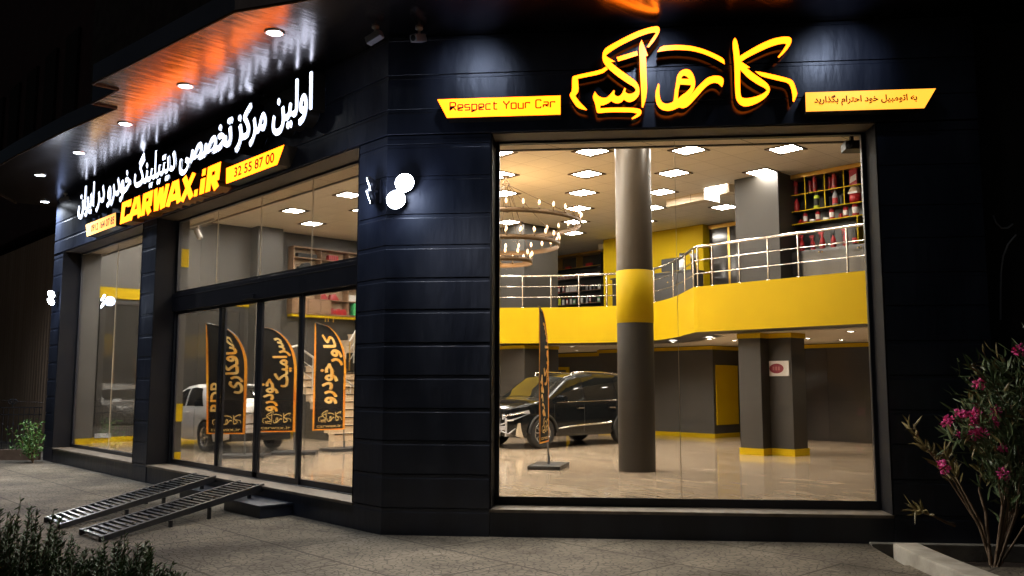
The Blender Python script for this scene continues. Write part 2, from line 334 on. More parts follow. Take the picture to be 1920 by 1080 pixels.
# gallery (mezzanine)
def smooth_curve(P, n=6):
    out = []
    for i in range(len(P)-1):
        p0, p1, p2, p3 = P[max(i-1, 0)], P[i], P[i+1], P[min(i+2, len(P)-1)]
        for k in range(n):
            t = k/n; out.append(tuple(.5*(2*p1[j]+(p2[j]-p0[j])*t+(2*p0[j]-5*p1[j]+4*p2[j]-p3[j])*t*t+(-p0[j]+3*p1[j]-3*p2[j]+p3[j])*t**3) for j in (0, 1)))
    return out+[tuple(P[-1])]
CURVE = smooth_curve([(-10.6, 9.0), (-9.6, 9.3), (-8.77, 9.98), (-8.1, 10.65), (-6.95, 11.5), (-5.9, 11.9), (-4.85, 11.78), (-4.04, 11.34), (-3.29, 10.77), (-2.5, 10.05), (-1.95, 9.55)])
EDGE = [(XL, 9.0)]+CURVE+[(-1.83, 9.52), (4.99, 9.55)]
SLAB = EDGE+[(4.99, 16.0), (XL, 16.0)]
g = MB(); n = len(SLAB)
P = [(p[0], p[1], ZU+.03) for p in SLAB]+[(p[0], p[1], ZM) for p in SLAB]
g.add(P, [tuple(range(n))[::-1], tuple(range(n, 2*n))], 1)
g.add(P, [(i, i+1, i+1+n, i+n) for i in range(len(EDGE)-1)], 0, False)
g.add(P, [(i, (i+1) % n, (i+1) % n+n, i+n) for i in range(len(EDGE)-1, n)], 1)
struct('gallery_floor', g, [M['yellow'], M['dwall']])
g = MB(); g.prism([(x, y+.75+(.5 if x < -2 else 0)) for x, y in EDGE]+[(4.98, 15.99), (XL, 15.99)], ZU, ZU+.02); struct('lower_ceiling', g, M['ceil_low'])

# ------------------------------------------------------------------ the shop building
shop = thing('shop_building', 'black and navy clad corner shop building with large lit windows and a canopy', 'building', (0, 0, 0))
COURSE = [.0, .34, .76, 1.18, 1.59, 2.01, 2.43, 2.86, 3.27, 3.70, 4.11, 4.62, 5.05, 5.17]
def inset(poly, d):
    out = []; n = len(poly)
    for i in range(n):
        a, b_, c = Vector(poly[i-1][:2]), Vector(poly[i][:2]), Vector(poly[(i+1) % n][:2])
        e1, e2 = (b_-a).normalized(), (c-b_).normalized()
        n1, n2 = Vector((-e1.y, e1.x)), Vector((-e2.y, e2.x))
        k = (n1+n2); k = k/max(k.dot(n1), .2); out.append(tuple(b_+k*d))
    return out
def clad(poly, zs, name, gap=.008, lip=.004):
    g = MB(); inn = inset(poly, .03)
    g.prism(inn, zs[0], zs[-1]-.001, mat=1)
    o = g.build(name, [M['navy'], M['groove']], shop)
    g = MB()
    for i in range(len(zs)-1):
        z0, z1 = zs[i]+(gap/2 if i else 0), zs[i+1]-gap/2
        P0, P1 = poly, inset(poly, lip); n = len(poly)
        V = [(p[0], p[1], z0) for p in P0]+[(p[0], p[1], z1-.05) for p in P0]+[(p[0], p[1], z1-.045) for p in P1]+[(p[0], p[1], z1) for p in P1]
        Fs = [tuple(range(n))[::-1], tuple(range(3*n, 4*n))]+[(k*n+j, k*n+(j+1) % n, (k+1)*n+(j+1) % n, (k+1)*n+j) for k in range(3) for j in range(n)]
        g.add(V, Fs)
    c = g.build('cladding', M['navy'], o, bevel=.003, seg=1, angle=25)
    return o
B = lambda s, d: tuple(RP(s, d)[:2])
clad([(-14.8, 0), (-14.05, 0), (-14.05, .5), (-14.8, .5)], COURSE, 'pillar')
clad([(-8.68, 0), (-7.95, 0), (-7.95, .5), (-8.68, .5)], COURSE, 'pillar')
clad([(-.66, 0), (0, 0), B(1.38, 0), B(1.38, .5), (-.19, .5), (-.66, .5)], COURSE, 'pillar')
clad([B(6.27, 0), B(7.49, 0), B(7.49, .5), B(6.27, .5)], COURSE, 'pillar')
fo = clad([(-14.8, -.01), (.005, -.01), B(7.49, -.01), B(7.49, .5), (-.19, .5), (-14.8, .5)], [5.185, 5.52, 5.99, 6.52], 'fascia', lip=.008)
g = MB(); g.box(-14.04, -.67, .02, .49, 5.165, 5.184); g.box(1.39, 6.26, .02, .49, 5.167, 5.184, RP); g.build('lintel_soffit', M['reveal'], shop)
# smooth jamb linings in the openings
for a0, sg, f in ((-14.05, 1, None), (-8.68, -1, None), (-7.95, 1, None), (-.66, -1, None), (1.38, 1, RP), (6.27, -1, RP)):
    g = MB(); g.box(min(a0, a0+.022*sg), max(a0, a0+.022*sg), -.004, .5, .3415, 5.164, f); g.build('jamb', M['jamb'], shop, bevel=.003, seg=1)
# plinths and stone sills
for (a0, a1, f) in ((-14.05, -8.68, None), (-7.95, -.66, None), (1.38, 6.27, RP)):
    g = MB(); g.box(a0+.003, a1-.003, .012, .5, 0, .298, f); pl = g.build('plinth', M['navy'], shop)
    g = MB(); g.box(a0+.004, a1-.004, -.012, .52, .30, .34, f); g.build('sill', M['sill'], pl, bevel=.006)
# inner face of the pier between window and entrance, grey with yellow bands
g = MB(); g.box(-8.74, -8.0, .502, .68, ZF, 5.26)
for z0, z1 in ((4.25, 4.62), (1.15, 1.5), (ZF, ZF+.17)): g.box(-8.745, -7.994, .505, .686, z0, z1, mat=1)
g.build('inner_pier', [M['dwall'], M['yellow']], shop)
# windows
def window(name, f, a0, a1, z0, z1, y, splits, bar=.05, bottom=.09):
    w = MB()
    w.box(a0, a1, y-.04, y+.03, z0, z0+bottom, f); w.box(a0, a1, y-.04, y+.03, z1-bar*.6, z1, f)
    w.box(a0, a0+bar, y-.04, y+.03, z0+bottom, z1-bar*.6, f); w.box(a1-bar, a1, y-.04, y+.03, z0+bottom, z1-bar*.6, f)
    fr = w.build(name, M['navy_frame'], shop, bevel=.004, seg=1)
    xs = [a0+bar*.8]+splits+[a1-bar*.8]
    for i in range(len(xs)-1):
        p = MB(); p.box(xs[i]+(.003 if i else 0), xs[i+1]-(.003 if i < len(xs)-2 else 0), y-.009, y+.001, z0+bottom*.8, z1-bar*.4, f); p.build('pane', M['glass'], fr)
    for x in splits:
        p = MB(); p.box(x-.0027, x+.0027, y-.010, y+.002, z0+bottom, z1-bar*.6, f); p.build('glass_joint', M['joint'], fr)
    return fr
sj = on_r(1271, 600, .45)[0]
window('window', RP, 1.404, 6.246, .342, 5.168, .45, [sj], bottom=.10)
window('window', None, -14.026, -8.704, .342, 5.168, .45, [on_y(213, 650, .45).x], bar=.06, bottom=.07)
window('transom_window', None, -7.926, -.684, 3.68, 5.168, .45, [on_y(x, 460, .45).x for x in (408, 489, 585)], bar=.06, bottom=.05)
dr = MB(); dr.box(-7.926, -.684, .36, .5, 3.32, 3.68); dr.box(-7.926, -7.87, .40, .5, .342, 3.32); dr.box(-.74, -.684, .40, .5, .342, 3.32)
dr.box(-7.926, -.684, .352, .36, 3.60, 3.615)
dr.box(-4.75, -4.35, .30, .352, 3.34, 3.42)
dr.box(-7.87, -.74, .40, .5, .342, .352, mat=1)
door = dr.build('sliding_door', [M['navy_frame'], M['rung']], shop, bevel=.004, seg=1)
mx = [-7.87]+[on_y(x, 720, .45).x for x in (415, 487, 563.5)]+[-.74]
for i in range(4):
    y = .455 if i in (0, 3) else .425
    d0, d1 = mx[i]-(.09 if i else 0), mx[i+1]+(.09 if i < 3 else 0)
    q = MB(); q.box(d0, d1, y-.022, y+.022, .354, .44); q.box(d0, d1, y-.022, y+.022, 3.27, 3.318)
    q.box(d0, d0+.075, y-.022, y+.022, .44, 3.27); q.box(d1-.075, d1, y-.022, y+.022, .44, 3.27)
    lf = q.build('door_leaf', M['navy_frame'], door, bevel=.003, seg=1)
    q = MB(); q.box(d0+.06, d1-.06, y-.006, y+.004, .42, 3.29); q.build('pane', M['glass'], lf)
# canopy over both fronts
m = vary(mat('brushed_dark_canopy_panel', (.23, .20, .20), .2, 1), (.31, .28, .28), 1.2, stretch=(.25, 2, 1), bump=.0, rough=(.13, .25))
N, L, b = nodes(m)
tc = N.new('ShaderNodeTexCoord'); mp = N.new('ShaderNodeMapping'); mp.inputs['Scale'].default_value = (3.2, .55, 1); L.new(tc.outputs['Object'], mp.inputs[0])
n2 = N.new('ShaderNodeTexNoise'); n2.inputs['Scale'].default_value = 2.2; n2.inputs['Detail'].default_value = 3; L.new(mp.outputs[0], n2.inputs[0])
bk = N.new('ShaderNodeTexBrick'); bk.offset = 0; bk.inputs['Scale'].default_value = 1; bk.inputs['Brick Width'].default_value = 1.35; bk.inputs['Row Height'].default_value = 30; bk.inputs['Mortar Size'].default_value = .006
bk.inputs[1].default_value = (1, 1, 1, 1); bk.inputs[2].default_value = (1, 1, 1, 1); bk.inputs[3].default_value = (0, 0, 0, 1); L.new(tc.outputs['Object'], bk.inputs[0])
ma = N.new('ShaderNodeMath'); ma.operation = 'MULTIPLY_ADD'; ma.inputs[1].default_value = .25; L.new(bk.outputs['Color'], ma.inputs[0]); L.new(n2.outputs[0], ma.inputs[2])
bp = N.new('ShaderNodeBump'); bp.inputs['Strength'].default_value = .16; bp.inputs['Distance'].default_value = .03; L.new(ma.outputs[0], bp.inputs['Height']); L.new(bp.outputs[0], b.inputs['Normal'])
M['canopy'] = m
ZS = 6.52
pp = [on_z(x, y, ZS) for x, y in ((108, 389), (30, 380), (-40, 345), (-20, 320), (30, 291), (120, 245), (218, 202), (172, 193), (221, 167), (173, 156), (440, 20))]
slope = (pp[-1].y-pp[-2].y)/(pp[-1].x-pp[-2].x); xr = 1.2; pe = (xr, pp[-1].y+slope*(xr-pp[-1].x))
CAN = [(-15.2, .3)]+[(p.x, p.y) for p in pp]+[B(1.0, -1.7), B(8.2, -1.7), B(8.2, .3), (-.1, .3)]
g = MB(); g.prism(CAN, ZS+.001, ZS+.30); cano = g.build('canopy', [M['canopy'], M['navy_frame']], shop)
e = [Vector((p[0], p[1], ZS-.012)) for p in CAN[2:-2]]
g = MB(); g.tube(e, .02, 6); g.build('edge_strip', M['bronze'], cano)
# upper storey and the returns of the building
m = vary(mat('dark_rough_stone', (.05, .04, .036), .85), (.09, .075, .065), 3, bump=.5, bscale=7, dist=.05)
M['stone'] = m
g = MB(); g.box(-12.7, .2, .02, .6, ZS+.3, 14); g.box(.0, 9, .02, .6, ZS+.3, 14, RP); g.build('upper_wall', M['stone'], shop)
g = MB(); g.box(-14.8, -14.77, .5, 17, 0, ZS+.28); g.box(7.3, 7.49, .5, 1.4, 0, ZS+.28, RP); g.box(-14.76, 5.4, 16.61, 16.9, 0, ZS+.28); g.box(5.21, 5.4, 5.6, 16.6, 0, ZS+.28); g.build('outer_wall', M['navy'], shop)
g = MB(); g.prism([(-14.75, .6), (-.1, .6), tuple(RP(7.4, .6)[:2]), (5.3, 16.6), (-14.75, 16.6)], ZC+.26, ZC+.29); g.build('roof', M['stone'], shop)
# ================================================================== LIGHT FITTINGS
PX, PY, LX, LY = 1.355, 1.33, -1.93, 6.22
def ceiling_light(x, y, z=ZC):
    t = thing('ceiling_light', 'square white recessed ceiling light, one of the staggered or added rows in the tiled shop ceiling', 'ceiling light', (x, y, z), 'recessed lights in the tiled shop ceiling')
    w = .30
    g = MB()
    for (x0, x1, y0, y1) in ((-w, w, -w, -w+.03), (-w, w, w-.03, w), (-w, -w+.03, -w+.03, w-.03), (w-.03, w, -w+.03, w-.03)): g.box(x0, x1, y0, y1, -.022, -.001)
    g.box(-w+.03, w-.03, -w+.03, -.206, -.010, -.003); g.box(-w+.03, w-.03, .206, w-.03, -.010, -.003); g.box(-w+.03, -.236, -.205, .205, -.010, -.003); g.box(.236, w-.03, -.205, .205, -.010, -.003)
    fr = g
    for v in fr.v: v += Vector((x, y, z))
    fr.build('frame', M['bronze'], t)
    g = MB(); g.box(x-.235, x+.235, y-.205, y+.205, z-.012, z-.002); g.build('diffuser', M['panel'], t)
    return t
first = None
for j in range(-3, 6):  # the first row, nearest the glass, is unseen and added to light the entrance
    for i in range(-9, 3):
        if (i+j) % 2: continue
        x, y = LX+PX*i, LY+PY*j
        if y > 12.9 and x > -3: continue
        if not (XL+.6 < x < 1.4 and y > 1.2): continue
        if y < 3.9 and x > -.5: continue
        if (i, j) in ((2, 4), (-9, 5), (-8, 4), (-7, 5)): continue
        if first is None: first = ceiling_light(x, y)
        else: c = dup(first); c.location = (x, y, ZC)
for k in range(12):                                  # unseen closer spaced rows, added behind the lowered strip to brighten the entrance
    for yy in (1.62, 2.9): c = dup(first); c.location = (-13.4+k*1.05, yy, ZC)
# recessed spots under the gallery
sp = None
for (px, py) in ((1595, 621), (1515, 634), (1577, 637), (1262, 641), (1330, 635), (1377, 638), (1080, 657), (1072, 650), (1030, 659)):
    p = on_z(px, py, ZU)
    if sp is None:
        sp = thing('recessed_spot', 'small round recessed spot in the low ceiling under the yellow gallery', 'spotlight', (p.x, p.y, ZU), 'recessed spots under the gallery')
        g = MB(); g.lathe([(.105, -.001), (.115, -.012), (.09, -.014), (.088, -.004)], p, 20); g.build('rim', M['chrome'], sp)
        g = MB(); g.lathe([(.0, -.007), (.088, -.007)], p, 20); g.build('lens', M['spot_lens'], sp)
        lamp('glow', 'SPOT', (p.x, p.y, ZU-.03), 110, (1, .86, .68), sp, spot_size=math.radians(130), spot_blend=.8, shadow_soft_size=.08)
    else: c = dup(sp); c.location = (p.x, p.y, ZU)
# drop-down ceiling raceways
for (a, b_, lab) in (((1256, 377), (1342, 360), 'long beige box hanging from the ceiling beside the lit glass hatch'), ((1357, 353), (1376, 347), 'short beige box on the ceiling against the dark column'), ((1128, 460), (1154, 455), 'far beige ceiling box beside the round column')):
    A, C = on_z(*a, ZC-.02), on_z(*b_, ZC-.02)
    u = (C-A).normalized(); w = Vector((-u.y, u.x, 0))*.14
    g = MB(); V = [A-w, C-w, C+w, A+w]; g.prism([(v.x, v.y) for v in V], ZC-.19, ZC-.003)
    tag(g.build('ceiling_box', M['soffit'] if 'soffit' in M else bpy.data.materials['beige_soffit_board']), lab, 'ceiling box')
p = on_z(1357, 353, ZC)
t = thing('open_light_hatch', 'open ceiling light hatch with a white flap hanging down by the dark column', 'light hatch', p)
g = MB(); g.box(p.x-.3, p.x+.3, p.y-.3, p.y+.3, ZC-.014, ZC-.003); g.build('diffuser', M['panel'], t)
g = MB(); g.box(p.x-.34, p.x-.325, p.y-.32, p.y+.3, ZC-.25, ZC-.003); g.build('flap', M['white_plastic'], t)
# chandelier: three rings of candle bulbs
cx, cyy = -4.61, 6.35
ch = thing('ring_chandelier', 'three tier bronze ring chandelier with candle bulbs hanging inside the big window', 'chandelier', (cx, cyy, ZC-.002))
g = MB(); g.lathe([(0, ZC-.003), (.10, ZC-.003), (.09, ZC-.04), (.02, ZC-.06)], (cx, cyy, 0), 20); g.build('ceiling_rose', M['bronze'], ch)
hub = Vector((cx, cyy, 6.30)); g = MB()
for ax in ('x', 'y', 'z'):
    pts = []
    for k in range(25):
        a = 2*math.pi*k/24; u, v = .085*math.cos(a), .085*math.sin(a)
        pts.append(hub+Vector((0, u, v) if ax == 'x' else (u, 0, v) if ax == 'y' else (u, v, 0)))
    g.tube(pts, .008, 6, caps=False)
g.tube([hub+Vector((0, 0, .09)), hub+Vector((0, 0, .16))], .008, 6); g.build('hub', M['bronze'], ch)
for R, z, nb, a0 in ((1.66, 5.40, 30, .1), (1.18, 4.93, 24, .05), (.58, 4.56, 13, .2)):
    g = MB(); c = (cx, cyy, z); g.lathe([(R-.008, -.05), (R+.008, -.05), (R+.008, .05), (R-.008, .05), (R-.008, -.05)], c, 72)
    ring = g.build('ring', M['bronze'], ch); cd = MB(); pr = None
    for k in range(nb):
        a = a0+2*math.pi*k/nb; q = Vector((cx+R*math.cos(a), cyy+R*math.sin(a), z+.05))
        cd.lathe([(.013, -.02), (.024, 0), (.024, .012), (.013, .014), (.013, .075), (.0, .076)], q, 8)
        bl = MB(); bl.lathe([(.010, .076), (.022, .10), (.027, .125), (.018, .16), (.004, .185), (0, .187)], q, 10)
        bl.build('bulb', M['bulb'], ring)
    cd.build('candle_holder', M['bronze'], ring)
    g = MB()
    for k in range(4 if R > .6 else 3):
        a = .55+2*math.pi*k/(4 if R > .6 else 3); g.tube([hub+Vector((.07*math.cos(a), .07*math.sin(a), -.03)), (cx+R*math.cos(a), cyy+R*math.sin(a), z+.05)], .006, 5)
    g.build('suspension_rod', M['bronze'], ch)
    lamp('glow', 'POINT', (cx, cyy, z-.1), 34*R, (1, .62, .26), ch, shadow_soft_size=.5)
# downlights in the canopy
DL = [(on_z(x, y, ZS).x, on_z(x, y, ZS).y, d) for x, y, d in ((515, 61, 'nearest the building corner'), (348, 161, 'second from the building corner'), (235, 232, 'third from the building corner'), (148, 286, 'over the left end of the white lettering'), (75, 328, 'outermost, beyond the left end of the lettering'), (84, 378, 'at the far rounded end of the canopy'))]
for s, d in ((1.15, 'over the left yellow board'), (3.5, 'over the yellow script logo'), (5.85, 'over the right yellow board')): DL.append((*B(s, -1.3), d))
dl = None
for i, (x, y, d) in enumerate(DL):
    if dl is None:
        dl = thing('downlight', '', 'downlight', (x, y, ZS), 'canopy downlights')
        g = MB(); g.lathe([(.135, .0), (.135, -.012), (.105, -.016), (.10, -.004)], (x, y, ZS), 24); g.build('rim', M['chrome'], dl)
        g = MB(); g.lathe([(0, -.010), (.10, -.010)], (x, y, ZS), 24); g.build('lens', M['down_lens'], dl)
        lamp('glow', 'SPOT', (x, y, ZS-.03), 190, (.80, .88, 1), dl, spot_size=math.radians(104), spot_blend=.8, shadow_soft_size=.07)
        o = dl
    else: o = dup(dl); o.location = (x, y, ZS)
    o['label'] = 'round white canopy downlight '+d
    if i in (4, 5):
        for q in list(o.children):
            if q.type == 'LIGHT': q.data = q.data.copy(); q.data.energy = 800; q.data.spot_size = math.radians(150)
    if i >= 6:                                   # the ones over the right front are wall washers, tilted at the fascia
        for q in list(o.children):
            if q.type == 'LIGHT':
                q.data = q.data.copy(); q.data.spot_size = math.radians(62); q.data.spot_blend = 1; q.data.energy = 62; q.data.color = (.58, .70, 1)
                q.rotation_euler = (RP(0, 1.28)+Vector((0, 0, -.62))).to_track_quat('-Z', 'Y').to_euler()
# twin floodlights on the walls
def flood(loc, ux, out, label, aim, power, cone=140, big=1., skew=0.):
    t = thing('wall_floodlight', label, 'floodlight', loc)
    loc = Vector(loc); u = Vector(ux); o_ = Vector(out); k = Vector((0, 0, 1))
    def f(a, b_, c): return loc+u*a+o_*b_+k*c
    g = MB(); g.box(-.05, .05, .0, .03, -.16, .16, f); g.tube([f(0, .02, 0), f(0, .10, 0)], .02, 8); g.build('bracket', M['navy_frame'], t)
    for sgn in (1, -1):
        c = f(skew*sgn, .15, .088*big*sgn); ax = Vector(aim).to_track_quat('Z', 'Y').to_matrix()
        g = MB(); g.lathe([(0, -.07), (.05, -.07), (.105*big, -.02), (.108*big, .02), (.10*big, .022)], c, 20, ax=ax); hd = g.build('lamp_head', M['navy_frame'], t)
        g = MB(); g.lathe([(0, .017), (.099*big, .017)], c, 20, ax=ax); g.build('lens', M['lamp_white'], hd)
        lamp('glow', 'SPOT', c+ax @ Vector((0, 0, .03)), power, (1, .95, .88), t, spot_size=math.radians(cone), spot_blend=.7, shadow_soft_size=.06, aim=aim)
    lamp('added_wall_halo', 'POINT', f(0, .34, 0), 14, (.62, .72, 1), t, shadow_soft_size=.12)  # added point lamp with no fitting, imitates the bluish glare halo on the wall
    return t
nl = Vector((0, -1, 0)); nr = Vector((-RN[0], -RN[1], 0)); ur = Vector((RD[0], RD[1], 0))
s_, z_ = on_r(750, 358, -.15)
flood(RP(s_, -.003, z_), ur, nr, 'glaring twin lens floodlight on the corner pillar facing the viewer', nr*.8+ur*.45+Vector((0, 0, -.5)), 720, 140, 1.25, .055)
p = on_y(694, 357, -.15); flood((p.x, -.003, p.z), (1, 0, 0), nl, 'twin lens floodlight seen side on beside the entrance, just left of the corner edge', nl*.9+Vector((-.6, 0, -.4)), 120)
p = on_y(97, 558, -.15); flood((p.x, -.003, p.z), (1, 0, 0), nl, 'glaring twin lens floodlight at the far left end of the shop front', nl*.8+Vector((.5, 0, -.45)), 620, 104)

# ================================================================== COLUMNS
c0 = on_z(1195, 886, ZF); vd = Vector((c0.x-CAM[0], c0.y-CAM[1], 0)).normalized(); RC = .325; cc = c0+vd*RC
t = thing('round_column', 'tall round dark grey column with a yellow band inside the big window', 'column', (cc.x, cc.y, ZF))
g = MB(); g.lathe([(RC, ZF), (RC, 2.98)], (cc.x, cc.y, 0), 64); g.build('lower_shaft', M['dcol'], t)
g = MB(); g.lathe([(RC, 2.98), (RC+.006, 2.985), (RC+.006, 3.915), (RC, 3.92)], (cc.x, cc.y, 0), 64); g.build('yellow_band', M['yellow'], t)
m = vary(mat('brushed_brown_panel', (.065, .052, .038), .36, .3), (.08, .064, .047), 6, stretch=(1, 1, .1)); M['shaft'] = m
g = MB(); g.lathe([(RC, 3.92), (RC, ZC-.003)], (cc.x, cc.y, 0), 64); g.build('upper_shaft', M['shaft'], t)
SQ = [(-1.30, 10.25), (-.76, 10.25), (-.76, 10.58), (-.22, 10.58), (-.22, 11.15), (-1.30, 11.15)]
t = thing('square_column', 'stepped dark square column with yellow foot and head under the yellow gallery', 'column', (-.76, 10.7, ZF))
g = MB(); g.prism(SQ, ZF, ZU-.002); g.build('shaft', M['dcol'], t)
g = MB(); g.prism(inset(SQ, -.025), ZF+.001, ZF+.13); g.prism(inset(SQ, -.03), ZF+.13, ZF+.15); g.build('foot', M['yellow'], t)
g = MB(); g.prism(inset(SQ, -.02), ZU-.11, ZU-.004); g.build('head', M['yellow'], t)
g = MB(); g.box(-1.38, -.3, 10.4, 11.3, ZM, ZC-.004); tag(g.build('upper_column', M['dcol']), 'broad dark column on the gallery left of the red bottle shelf', 'column')
g = MB(); g.box(-9.9, -8.5, 10.62, 12, ZM+.002, ZC-.004); tag(g.build('upper_column', M['dcol']), 'dark column on the gallery behind the chandelier', 'column')
t = thing('low_column', 'dark column with yellow head under the gallery behind the black car', 'column', (-9.2, 11.3, ZF))
g = MB(); g.box(-9.9, -8.5, 10.62, 12, ZF, ZU-.003); g.build('shaft', M['dcol'], t)
g = MB(); g.box(-9.92, -8.48, 10.6, 12.02, ZU-.1, ZU-.006); g.build('head', M['yellow'], t)
# ================================================================== GALLERY RAILING
t = thing('gallery_railing', 'polished steel railing with two thin rails along the yellow gallery', 'railing', (-1.83, 9.6, ZM))
PATH = [Vector((x, y+.09 if i else y, ZM)) for i, (x, y) in enumerate(EDGE)]
up = lambda h: [p+Vector((0, 0, h)) for p in PATH]
g = MB(); g.tube(up(.90), .032, 10); g.build('handrail', M['chrome'], t)
for h in (.60, .30): g = MB(); g.tube(up(h), .012, 8); g.build('rail', M['chrome'], t)
def on_path(px):
    best = None
    for i in range(len(PATH)-1):
        for k in range(20):
            p = PATH[i].lerp(PATH[i+1], k/20); v = p-Vector(CAM); zz = v.dot(Vector(FW)); x = 960+F*v.dot(Vector(RT))/zz
            if best is None or abs(x-px) < best[0]: best = (abs(x-px), p)
    return best[1]
for px in (980, 1033, 1086, 1138, 1190, 1227, 1263, 1285, 1301, 1309, 1325, 1383, 1444, 1510, 1579, 1650):
    q = on_path(px); g = MB(); g.tube([q, q+Vector((0, 0, .87))], .022, 8); g.lathe([(.05, 0), (.05, .012), (.022, .014)], q, 10); g.build('post', M['chrome'], t)
# ================================================================== SHELVES AND GOODS
YS = 10.95
t = thing('display_shelf', 'black shelf unit with yellow edges full of red bottles on the gallery', 'shelf', (.5, YS, ZM))
g = MB(); g.box(-.43, 2.4, YS+.36, YS+.4, ZM, ZC-.006); g.box(-.43, -.405, YS, YS+.36, ZM, ZC-.006); g.build('carcass', M['cab'], t)
g = MB(); g.box(-.43, 2.4, YS-.012, YS+.36, ZC-.10, ZC-.008); g.build('cornice', M['gold'], t)
SHZ = [6.045, 5.675, 5.395]
for z in SHZ: g = MB(); g.box(-.40, 2.4, YS, YS+.36, z-.022, z); g.box(-.40, 2.4, YS-.008, YS-.001, z-.022, z, mat=1); g.build('shelf', [M['cab'], M['yellow']], t)
for x in (.035, .49, .92, 1.4): g = MB(); g.box(x-.011, x+.011, YS+.001, YS+.36, SHZ[1]+.001, ZC-.101); g.box(x-.011, x+.011, YS-.009, YS, SHZ[1]+.001, ZC-.101, mat=1); g.build('divider', [M['cab'], M['yellow']], t)
g = MB(); g.box(1.17, 1.19, YS-.009, YS+.35, 4.80, SHZ[2]-.023); g.build('divider', M['yellow'], t)
g = MB(); g.box(-.43, 2.4, YS-.06, YS+.36, ZM+.002, 4.775); cb = g.build('base_cabinet', M['dwall_gloss'], t)
for x in (.03, .37, .80, 1.23):
    g = MB(); g.box(x-.004, x+.004, YS-.063, YS-.0605, ZM+.03, 4.74); g.build('door_gap', M['groove'], cb)
for x in (.345, .41, 1.2, 1.26): g = MB(); g.lathe([(0, -.02), (.014, -.016), (.012, 0)], (x, YS-.062, 4.70), 10, ax=Matrix.Rotation(-math.pi/2, 3, 'X')); g.build('knob', M['gold'], cb)
def spray_bottle(x, y, z, h, label, body, head, lab=None, group='bottles on the red product shelf', rot=0):
    t = thing('spray_bottle', label, 'spray bottle', (x, y, z), group, rot); s = h/.30
    P0 = Vector((0, 0, 0)); g = MB()
    g.lathe([(0, 0), (.038*s, .002*s), (.042*s, .02*s), (.042*s, .13*s), (.034*s, .17*s), (.017*s, .205*s), (.014*s, .225*s)], P0, 14)
    def sub(g, n, m_): o = g.build(n, m_); o.parent = t; return o
    bo = sub(g, 'bottle_body', body)
    g = MB(); g.box(-.052*s, .026*s, -.014*s, .014*s, .255*s, .295*s); g.box(-.066*s, -.050*s, -.009*s, .009*s, .262*s, .286*s); g.lathe([(.02*s, .222*s), (.02*s, .245*s), (.012*s, .258*s)], P0, 10)
    g.tube([(-.03*s, 0, .255*s), (-.045*s, 0, .225*s), (-.05*s, 0, .20*s)], .007*s, 6); sub(g, 'trigger', head)
    if lab is not None:
        g = MB(); g.lathe([(.0428*s, .035*s), (.0428*s, .115*s)], P0, 10, a0=-math.pi*.9, a1=-math.pi*.1); o = g.build('paper_label', lab); o.parent = bo
    return t
def can(x, y, z, h, r, label, body, capm, lab=None, name='can', cat='can', group='bottles on the red product shelf'):
    t = thing(name, label, cat, (x, y, z), group); P0 = Vector((0, 0, 0)); g = MB()
    g.lathe([(0, 0), (r*.95, 0), (r, .01), (r, h*.80), (r*.86, h*.86)], P0, 16); o = g.build('can_body', body); o.parent = t
    g = MB(); g.lathe([(r*.86, h*.86), (r*.9, h*.87), (r*.88, h*.99), (0, h)], P0, 16); o2 = g.build('cap', capm); o2.parent = t
    if lab is not None: g = MB(); g.lathe([(r*1.012, h*.22), (r*1.012, h*.66)], P0, 12, a0=-math.pi*.95, a1=-math.pi*.05); o3 = g.build('paper_label', lab); o3.parent = o
    return t
def mug(x, y, z, label):
    t = thing('mug', label, 'mug', (x, y, z), 'bottles on the red product shelf'); g = MB(); g.lathe([(0, 0), (.035, 0), (.035, .09), (.031, .09), (.031, .01), (0, .01)], (0, 0, 0), 14); o = g.build('cup', M['red']); o.parent = t
    g = MB(); g.tube([(-.034, 0, .07), (-.06, 0, .065), (-.06, 0, .03), (-.034, 0, .02)], .006, 6); o = g.build('handle', M['red']); o.parent = t
def tin(x, y, z, label):
    t = thing('tin', label, 'tin', (x, y, z), 'bottles on the red product shelf'); g = MB(); g.lathe([(0, 0), (.06, 0), (.06, .04), (0, .04)], (0, 0, 0), 16); o = g.build('tin_body', M['paper']); o.parent = t
    g = MB(); g.lathe([(.062, .03), (.062, .055), (0, .056)], (0, 0, 0), 16); o = g.build('lid', M['white_plastic']); o.parent = t
Zc = lambda X: 1360+X*.2408
YB = YS+.13
def sx(px): return on_y(Zc(px), 380, YB).x
R1 = [(515, .30, .042, 'first'), (553, .34, .046, 'second'), (665, .29, .04, 'third'), (700, .35, .05, 'fourth'), (818, .29, .044, 'fifth'), (855, .34, .056, 'sixth')]
for px, h, r, o_ in R1: can(sx(px), YB, SHZ[0]+.001, h, r, 'red can on the top shelf, '+o_+' from the left', M['red'], M['dred'], M['dred'])
t = thing('product_box', 'red and white upright box at the right end of the top shelf', 'box', (sx(1008), YB, SHZ[0]+.001)); g = MB(); g.box(-.085, .085, -.04, .04, 0, .37); o = g.build('carton', M['red'], bevel=.004); o.parent = t
g = MB(); g.prism([(-.075, .06), (.07, .12), (.075, .25), (-.05, .2)], -.0425, -.041, f=lambda a, b_, c: (a, c, b_)); o2 = g.build('paper_label', M['paper']); o2.parent = o
spray_bottle(sx(556), YB, SHZ[1]+.001, .40, 'red spray bottle with black trigger, alone on the second shelf', M['red'], M['black'])
can(sx(712), YB, SHZ[1]+.001, .35, .06, 'lime yellow bottle with black cap on the second shelf', M['lime'], M['black'], M['black'], 'bottle', 'bottle')
spray_bottle(sx(858), YB, SHZ[1]+.001, .46, 'tall white spray bottle with red label and red trigger', M['grey_plastic'], M['red'], M['red'])
